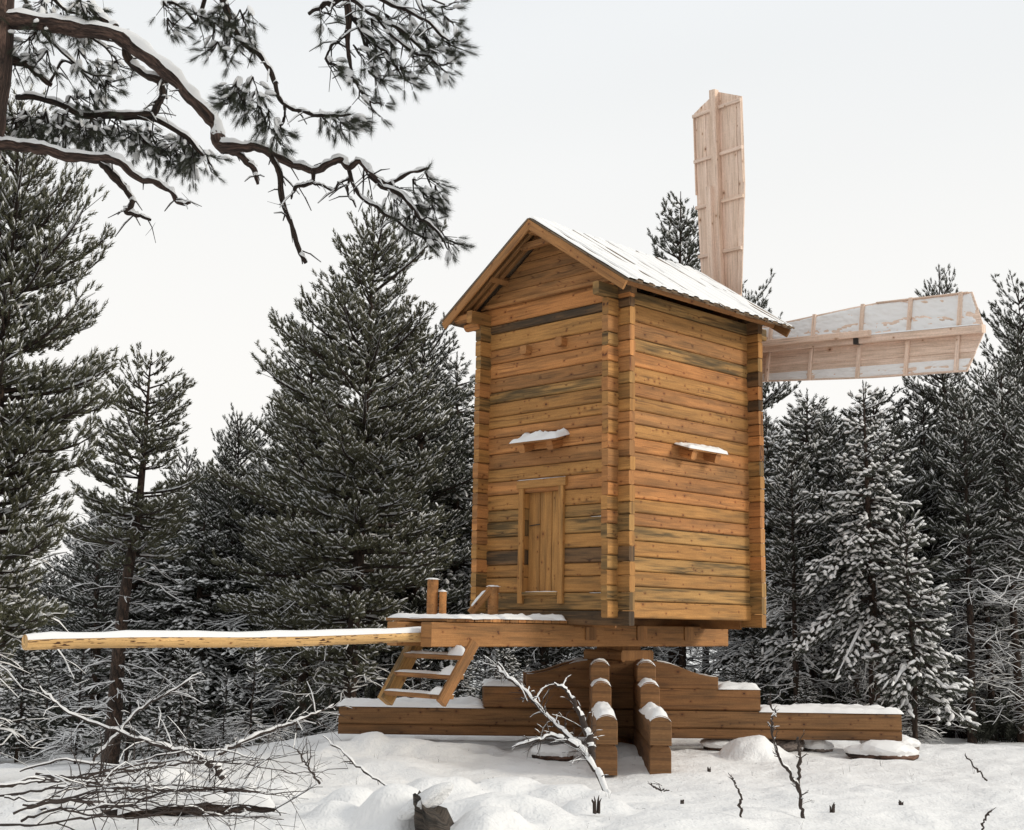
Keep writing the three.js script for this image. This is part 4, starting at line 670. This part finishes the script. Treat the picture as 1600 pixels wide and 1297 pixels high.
  for (const [P, stubs] of L2) limb(P[0][2] > 9 ? 'limb' : 'branch', P, { stubs, snow: P[0][2] > 9 ? 0.016 : 0.012, sides: P[0][2] > 9 ? 8 : 6, mat: P[0][2] > 15 ? BARKR : BARK });
  const C = (px, py, dz, n, L, dx, dy, sn) => { const p = W(px, py, dz); tuft(p, V3(dx, dy, (r() - 0.5) * 0.4).normalize(), n, L, sn); };
  // needle clumps
  for (let k = 0; k < 26; k++) { const f = k / 25; C(lerp(25, 325, f) + 14 * (r() - 0.5), lerp(170, 232, f) - 14 * Math.sin(f * 3) + 30 * (r() - 0.4), 0.3 + 0.3 * (r() - 0.5), 6, 0.13, 0.5 * (r() - 0.3), -0.55, 0.85); }
  for (let k = 0; k < 16; k++) C(20 + 130 * r(), -10 + 110 * r(), 0.4 * r(), 4, 0.12, r() - 0.5, -0.6, 0.7);
  for (const [x, y] of [[120, 145], [140, 140], [110, 150], [155, 130], [165, 125], [180, 95], [150, 95], [95, 20], [120, 25]]) C(x, y, 0.35, 4, 0.09, 0.3, -0.7, 0.7);
  for (const [x, y] of [[340, 10], [350, 30], [375, 15], [360, 50], [385, 45], [340, 65], [372, 70], [352, 0], [388, 10], [335, 35]]) C(x, y, -0.5, 3, 0.1, 0.1, -0.7, 0.8);
  for (const [x, y] of [[375, 120], [388, 130], [370, 140], [395, 120], [382, 150], [400, 140], [365, 150], [405, 160], [420, 172], [430, 185]]) C(x, y, -0.5, 4, 0.085, -0.1, -0.8, 0.75);
  for (const [x, y] of [[255, 2], [262, 28], [300, 10], [315, 22], [498, 175], [520, 178], [540, 182], [532, 190], [430, 204]]) C(x, y, -0.45, 4, 0.08, 0.4, -0.4, 0.8);
  for (const [x, y] of [[610, 285], [630, 300], [645, 280], [665, 270], [650, 320], [640, 330], [665, 350], [660, 300], [680, 290], [675, 310], [655, 345], [615, 300]]) C(x, y, -0.5, 3, 0.09, 0.3, -0.6, 0.9);
  for (const [x, y] of [[690, 362], [700, 378], [660, 370], [640, 355]]) C(x, y, -0.5, 2, 0.06, 0.5, -0.5, 0.6);
  for (const [x, y, n] of [[500, 15, 4], [520, 5, 4], [545, 20, 6], [560, 45, 6], [552, 70, 5], [580, 30, 6], [600, 20, 5], [620, 45, 5], [640, 20, 6], [655, 45, 6], [670, 70, 6], [685, 100, 6], [690, 60, 5], [700, 66, 4], [640, 80, 5], [625, 105, 5], [630, 118, 5], [600, 85, 4], [583, 105, 6], [575, 110, 4], [510, 92, 5], [545, 110, 4], [562, 140, 4], [578, 158, 4], [572, 60, 5], [610, 60, 5], [690, 10, 5], [650, 0, 5], [600, -5, 5], [695, 25, 4], [665, 90, 4]]) C(x, y, -0.95, Math.ceil(n * 0.5), 0.085, 0.35, -0.3, 0.6);
  part('twigs', twig.geo(), BARK, t).userData.kind = 'stuff'; part('crown', need.geo(), NEEDLE, t); part('snow', snow.geo(true), SNOW, t).userData.kind = 'stuff';
}
// ---------------------------------------------------------------- fallen branches, twigs, logs, stump and stones
const groundAt = (px, py) => { const d = at(px, py, 1).sub(camera.position); let t = EYE / -d.y; for (let k = 0; k < 8; k++) { const x = d.x * t, z = d.z * t; t = (G(x, z) - EYE) / d.y; } return V3(d.x * t, EYE + d.y * t, d.z * t); };
function branchThing(name, label, category, depth, P, o = {}) {  // P: [px, py, width px, depth offset]; the last point lies at the ground
  const e = P[P.length - 1], base = at(e[0], e[1], depth + (e[3] || 0)); base.y = Math.min(base.y, G(base.x, base.z) + 0.02);
  const t = thing(name, label, category, base, o.group), r = rng(o.seed || Math.round(e[0] * 3 + e[1])), wood = new MB(), snow = new MB();
  const grow = (Q, s, tw) => {
    const n = Q.length * 7, c = spline(Q, n), wob = 0.016; c.forEach((p, k) => { if (k && k < n) { p.x += wob * noise2(k * 0.7, 3, s); p.y += wob * noise2(k * 0.7, 9, s); p.z += wob * noise2(k * 0.7, 15, s); } });
    return [c, n];
  };
  const [c, n] = grow(P.map((p) => at(p[0], p[1], depth + (p[3] || 0)).sub(base)), P[0][0], 0), w = (p) => p / 2 * depth / F, rad = c.map((_, k) => { const f = k / n * (P.length - 1), i = Math.min(P.length - 2, Math.floor(f)); return Math.max(0.0022, w(lerp(P[i][2], P[i + 1][2], f - i)) * (1 + 0.25 * noise2(k * 0.8, P[0][1], 4))); });
  wood.tube(c, rad, 6); snowLine(snow, c, rad, o.snow === undefined ? 0.012 : o.snow, P[0][1], 4);
  for (let k = 0; k < (o.twigs || 0); k++) {
    const i = Math.floor(r() * n * 0.85), d = V3(r() - 0.5, (r() - 0.45) * 0.9, (r() - 0.5) * 0.8).normalize().addScaledVector(c[i].clone().sub(c[Math.min(n, i + 3)]).normalize(), 0.8).normalize(), l = (o.tl || 0.35) * (0.3 + r()), bx = (r() - 0.5) * l, by = (r() - 0.3) * l * 0.8, a = [c[i], c[i].clone().addScaledVector(d, l * 0.35).add(V3(bx * 0.12, by * 0.1, 0)), c[i].clone().addScaledVector(d, l * 0.7).add(V3(bx * 0.4, -by * 0.05, bx * 0.2)), c[i].clone().addScaledVector(d, l * 0.92).add(V3(bx * 0.8, -by * 0.5, bx * 0.4))], tr = Math.min(rad[i] * 0.7, 0.006);
    wood.tube(a, [tr, tr * 0.8, tr * 0.6, 0.0015], 4); if (o.snow > 0.008 && r() < 0.75) snowLine(snow, a, tr, 0.007, k, 3);
    for (let j = 0; j < 2; j++) { const b = a[1 + j], d2 = d.clone().add(V3((r() - 0.5) * 1.4, (r() - 0.5) * 1.2, (r() - 0.5))).normalize(), l2 = l * (0.2 + 0.3 * r()), a2 = [b, b.clone().addScaledVector(d2, l2 * 0.5), b.clone().addScaledVector(d2, l2)]; wood.tube(a2, [0.0025, 0.002, 0.0012], 3); if (o.snow > 0.008 && r() < 0.45) snowLine(snow, a2, 0.002, 0.006, j, 2); }
  }
  part('wood', wood.geo(), o.mat || TWIG, t); if (snow.p.length) part('snow', snow.geo(true), SNOW, t).userData.kind = 'stuff';
  return t;
}
branchThing('fallen_branch', 'thick snow crusted dead branch leaning down beside the front trestle timbers', 'branch', 13.8, [[773, 1042, 4, 1.2], [800, 1062, 7, 1], [832, 1092, 5, 0.8], [866, 1130, 6, 0.6], [898, 1160, 8, 0.4], [922, 1188, 11, 0.2], [942, 1225, 9, 0], [962, 1262, 4, -0.3]], { twigs: 64, tl: 0.3, snow: 0.013 });
branchThing('fallen_branch', 'forked snowy branch rising from the thick leaning one', 'branch', 13.9, [[862, 1068, 3, 0.5], [880, 1074, 4, 0.5], [896, 1096, 7, 0.45], [912, 1130, 10, 0.4], [922, 1160, 13, 0.3], [926, 1190, 12, 0.2]], { twigs: 12, tl: 0.3, snow: 0.02 });
branchThing('fallen_branch', 'low snowy twig lying left from the thick leaning branch', 'branch', 13.9, [[800, 1168, 2, 0.3], [838, 1158, 4, 0.3], [868, 1150, 6, 0.35], [905, 1168, 8, 0.2]], { twigs: 10, tl: 0.25, snow: 0.02 });
branchThing('fallen_branch', 'long snowy branch slanting down across the left of the clearing', 'branch', 14.5, [[62, 1072, 2, 0.5], [95, 1106, 4, 0.4], [180, 1141, 6, 0.3], [258, 1168, 8, 0.2], [310, 1182, 9, 0.1], [352, 1212, 11, 0]], { twigs: 22, tl: 0.5, snow: 0.013 });
branchThing('fallen_branch', 'snowy branch rising to the right across the slanting one', 'branch', 14.8, [[305, 1060, 2, 0.6], [262, 1082, 4, 0.5], [215, 1112, 5, 0.4], [180, 1150, 5, 0.2], [140, 1195, 5, 0]], { twigs: 18, tl: 0.4, snow: 0.012 });
branchThing('fallen_branch', 'snowy branch reaching right to the end of the trestle', 'branch', 15.2, [[522, 1100, 2, 0.6], [478, 1122, 4, 0.4], [430, 1138, 6, 0.3], [372, 1162, 7, 0.1], [338, 1180, 7, 0]], { twigs: 26, tl: 0.4, snow: 0.014 });
branchThing('fallen_branch', 'brushy dark branch tip lying in the middle of the brushwood', 'branch', 13.6, [[300, 1180, 4], [322, 1188, 12], [338, 1200, 18], [350, 1216, 10]], { twigs: 30, tl: 0.22, snow: 0.01 });
branchThing('stick', 'thin bare stick slanting down right in front of the left trestle end', 'stick', 12.6, [[505, 1150, 2, 0.4], [545, 1184, 4, 0.2], [580, 1212, 5, 0.1], [612, 1231, 4, 0]], { twigs: 4, tl: 0.15, snow: 0.003 });
branchThing('twig', 'thin bare twig left of the slanting stick', 'twig', 12.4, [[465, 1172, 2], [480, 1195, 3], [500, 1225, 4]], { twigs: 8, tl: 0.3, snow: 0 });
branchThing('twig', 'lone curved twig standing in the snow right of the front trestle', 'twig', 11, [[1143, 1217, 3], [1155, 1238, 4], [1157, 1262, 4], [1157, 1290, 4]], { twigs: 4, tl: 0.09, snow: 0.004 });
branchThing('sapling', 'small snow caked bare sapling standing right of the snow dome', 'sapling', 11.4, [[1247, 1152, 4], [1249, 1180, 5], [1248, 1215, 6], [1252, 1250, 6], [1254, 1285, 6]], { twigs: 12, tl: 0.12, snow: 0.012 });
branchThing('sapling', 'thin crooked stem with a snowy tangle leaning from the caked sapling', 'sapling', 11.4, [[1200, 1098, 2], [1210, 1112, 3], [1206, 1130, 3], [1212, 1165, 4], [1226, 1200, 5], [1247, 1226, 6]], { twigs: 16, tl: 0.13, snow: 0.012 });
branchThing('twig', 'slanting twig in the snow near the right edge', 'twig', 13.5, [[1508, 1180, 2], [1525, 1200, 3], [1543, 1220, 3]], { twigs: 2, tl: 0.12, snow: 0 });
branchThing('twig', 'curled bare twig in the lower right corner', 'twig', 10.6, [[1548, 1268, 3], [1537, 1280, 3], [1534, 1297, 3]], { twigs: 1, tl: 0.1, snow: 0 });
branchThing('twig', 'small forked twig in front of the round trestle end', 'twig', 12.2, [[1018, 1225, 2], [1026, 1233, 3], [1046, 1235, 2]], { twigs: 3, tl: 0.1, snow: 0 });
{ // brushwood on the left: long thin bent branches over one another
  const r = rng(31), words = ['topmost', 'upper', 'long', 'bent', 'thin', 'forked', 'low', 'crooked', 'arched', 'short', 'sprawling', 'slender', 'bare', 'lowest'];
  const Y = [1205, 1215, 1222, 1230, 1236, 1243, 1250, 1256, 1262, 1268, 1274, 1282, 1225, 1290];
  words.forEach((w, k) => { const x0 = -30 + 90 * r(), L = 260 + 240 * r(), y = Y[k], rise = (r() - 0.35) * 70, P = []; for (let i = 0; i < 7; i++) { const s = i / 6; P.push([x0 + L * (1 - s), y - rise * (1 - s) - 22 * Math.sin(s * 3) * r() + 10 * (r() - 0.5), lerp(1, 4, s), 0.5 * (r() - 0.5)]); } const d = 1.55 * F / (y - 958); branchThing('fallen_branch', w + ' dark bare branch in the brushwood at the lower left', 'branch', d, P, { twigs: 14, tl: 0.5, snow: k % 3 === 0 ? 0.009 : 0, group: 'branches of the lower left brushwood' }); });
  for (const [P, lab, d] of [[[[430, 1264, 8], [330, 1258, 26], [220, 1272, 26], [90, 1292, 26]], 'thick fallen trunk under snow at the lower left', 10.6], [[[400, 1234, 5], [300, 1234, 16], [170, 1248, 18], [20, 1272, 18]], 'thinner fallen trunk under snow behind the thick one', 11.6]]) branchThing('fallen_log', lab, 'log', d, P, { twigs: 14, tl: 0.45, snow: 0.075, mat: BARK });
}
for (const [px, py, h, lab] of [[768, 1232, 0.1, 'dark splintered tip poking out of the snow above the stump'], [932, 1262, 0.09, 'small dark root end sticking out of the snow by the leaning branch'], [1408, 1258, 0.05, 'dark scrap of wood in the snow on the right'], [1108, 1206, 0.05, 'tiny dark twig end right of the round trestle end'], [1065, 1256, 0.05, 'dark bit of heather in the lower middle snow'], [1300, 1266, 0.06, 'dark heather sprig right of the caked sapling']]) {
  const p = groundAt(px, py), t = thing('wood_fragment', lab, 'wood fragment', p), r = rng(px), m = new MB();
  for (let k = 0; k < 7; k++) { const a = r() * 6.28, e = V3(Math.cos(a) * h * 0.5, h * (0.4 + 0.8 * r()), Math.sin(a) * h * 0.5); m.tube([V3(e.x * 0.5, -0.05, e.z * 0.5), e.clone().multiplyScalar(0.6), e], [0.012, 0.009, 0.002], 5); } part('wood', m.geo(), TWIG, t);
}
{ // broken stump in the foreground with snow heaped beside it
  const p = groundAt(688, 1296), t = thing('stump', 'dark splintered stump breaking through the snow at the bottom', 'stump', p), m = new MB(), n = 26;
  for (let k = 0; k <= 12; k++) for (let s = 0; s < n; s++) { const a = s / n * 6.28318, f = k / 12, rr = (0.2 - 0.06 * f) * (1 + 0.16 * noise2(Math.cos(a) * 4, Math.sin(a) * 4 + f, 61) + 0.1 * noise2(s * 1.7, f * 2, 62)), top = 0.3 + 0.05 * noise2(s * 0.9, 2, 63) - 0.08 * Math.cos(a) + 0.03 * noise2(s * 2.3, 5, 64); m.v(Math.cos(a) * rr * 0.9 - 0.09 * f, -0.12 + top * f, Math.sin(a) * rr * 1.3, 0, 0, 0, s / n * 2, f); }
  for (let k = 0; k < 12; k++) for (let s = 0; s < n; s++) { const a = k * n + s, b = k * n + (s + 1) % n; m.i.push(a, a + n, b, b, a + n, b + n); }
  const c = m.v(-0.09, 0.2, 0); for (let s = 0; s < n; s++) m.i.push(c, 12 * n + (s + 1) % n, 12 * n + s);
  const cap = new THREE.IcosahedronGeometry(1, 4), cp = cap.attributes.position; for (let k = 0; k < cp.count; k++) { const x = cp.getX(k), y = cp.getY(k), z = cp.getZ(k), f = 1 + 0.18 * noise2(x * 1.7, z * 1.7 + y, 65) + 0.07 * noise2(x * 5, z * 5 + y * 4, 66); cp.setXYZ(k, -0.13 + x * f * 0.2, 0.2 + y * f * 0.085 + 0.12 * x, -0.05 + z * f * 0.2); } cap.computeVertexNormals(); part('snow', cap, SNOWG, t);
  part('wood', m.geo(true), new THREE.MeshStandardMaterial({ map: T_STAIN, color: lin(0.16, 0.13, 0.11), roughness: 0.95, bumpMap: T_GRAINB, bumpScale: 0.02 }), t);
}
{ // needles, bits of bark and dry stalks scattered on the snow
  const r = rng(606), m = new MB(), st = new MB(); m.tube([V3(-0.03, 0.003, 0), V3(0, 0.006, 0.004), V3(0.03, 0.003, -0.004)], 0.0022, 3); st.tube([V3(0, -0.03, 0), V3(0.008, 0.05, 0), V3(0.03, 0.11, 0.01)], [0.0016, 0.0013, 0.0006], 3); st.tube([V3(0, -0.03, 0), V3(-0.01, 0.04, 0.005), V3(-0.035, 0.08, 0.012)], [0.0014, 0.0011, 0.0005], 3);
  const t = thing('litter', 'needles, twig bits and dry stalks scattered thinly over the snow', 'forest litter', V3(0, 0, 0)); t.userData.kind = 'stuff'; const M = new THREE.Matrix4(), Q = new THREE.Quaternion();
  for (const [g, N, n, sc] of [[m.geo(), 420, 'twig_bits', 0.5], [st.geo(), 130, 'stalks', 0.9]]) { const im = new THREE.InstancedMesh(g, TWIG, N); im.name = n; im.userData.kind = 'stuff'; shadow(im); for (let k = 0; k < N; k++) { const d = 8.8 + 9 * r(), a = (r() - 0.5) * 0.9, x = d * Math.sin(a), z = -d * Math.cos(a), q = sc * (0.5 + 1.3 * r() * r()); Q.setFromAxisAngle(UPV, r() * 6.28); M.compose(V3(x, G(x, z), z), Q, V3(q, q, q)); im.setMatrixAt(k, M); } t.add(im); }
}
function rock(px, py, w, h, col, lab, cap) {
  const p = groundAt(px, py), d = -p.z, s = w * d / F / 2, g = new THREE.IcosahedronGeometry(1, 4), P = g.attributes.position, t = thing('rock', lab, 'rock', p);
  const shape = (x, y, z) => 1 + 0.22 * noise2(x * 1.6 + px, y * 1.6 + z, 71) + 0.1 * noise2(x * 4, z * 4 + y * 3, 72);
  const cg = g.clone(), Q = cg.attributes.position;
  for (let k = 0; k < P.count; k++) { const x = P.getX(k), y = P.getY(k), z = P.getZ(k), f = shape(x, y, z); P.setXYZ(k, x * f * s, y * f * h * 0.8 + h * 0.3, z * f * s * 0.8); const u = sstep(-0.05, 0.35, y), e = f * (1 + 0.16 * u - 0.05 * (1 - u)); Q.setXYZ(k, x * e * s, y * e * h * 0.8 + h * 0.3 + 0.02 * u, z * e * s * 0.8); }
  g.computeVertexNormals(); cg.computeVertexNormals(); part('stone', g, col, t); if (cap) part('snow', cg, SNOW, t);
}
const STONEB = new THREE.MeshStandardMaterial({ map: BARKT, color: lin(0.2, 0.12, 0.085), roughness: 0.95, bumpMap: BARKT, bumpScale: 0.02 });
rock(1222, 1172, 66, 0.2, STONE, 'grey stone under the right trestle arm', false); rock(1278, 1176, 46, 0.16, STONE, 'pale pointed stone between the grey and the brown stones', true); rock(1378, 1186, 96, 0.2, STONEB, 'flat brown stone below the right trestle end', true); rock(1392, 1172, 78, 0.17, STONE, 'snow capped stone right behind the brown one', true); rock(1128, 1172, 60, 0.12, STONEB, 'dark stone just right of the front trestle', true); rock(862, 1186, 60, 0.14, STONEB, 'dark stone left of the front trestle', true);
//@@END
renderer.render(scene, camera);
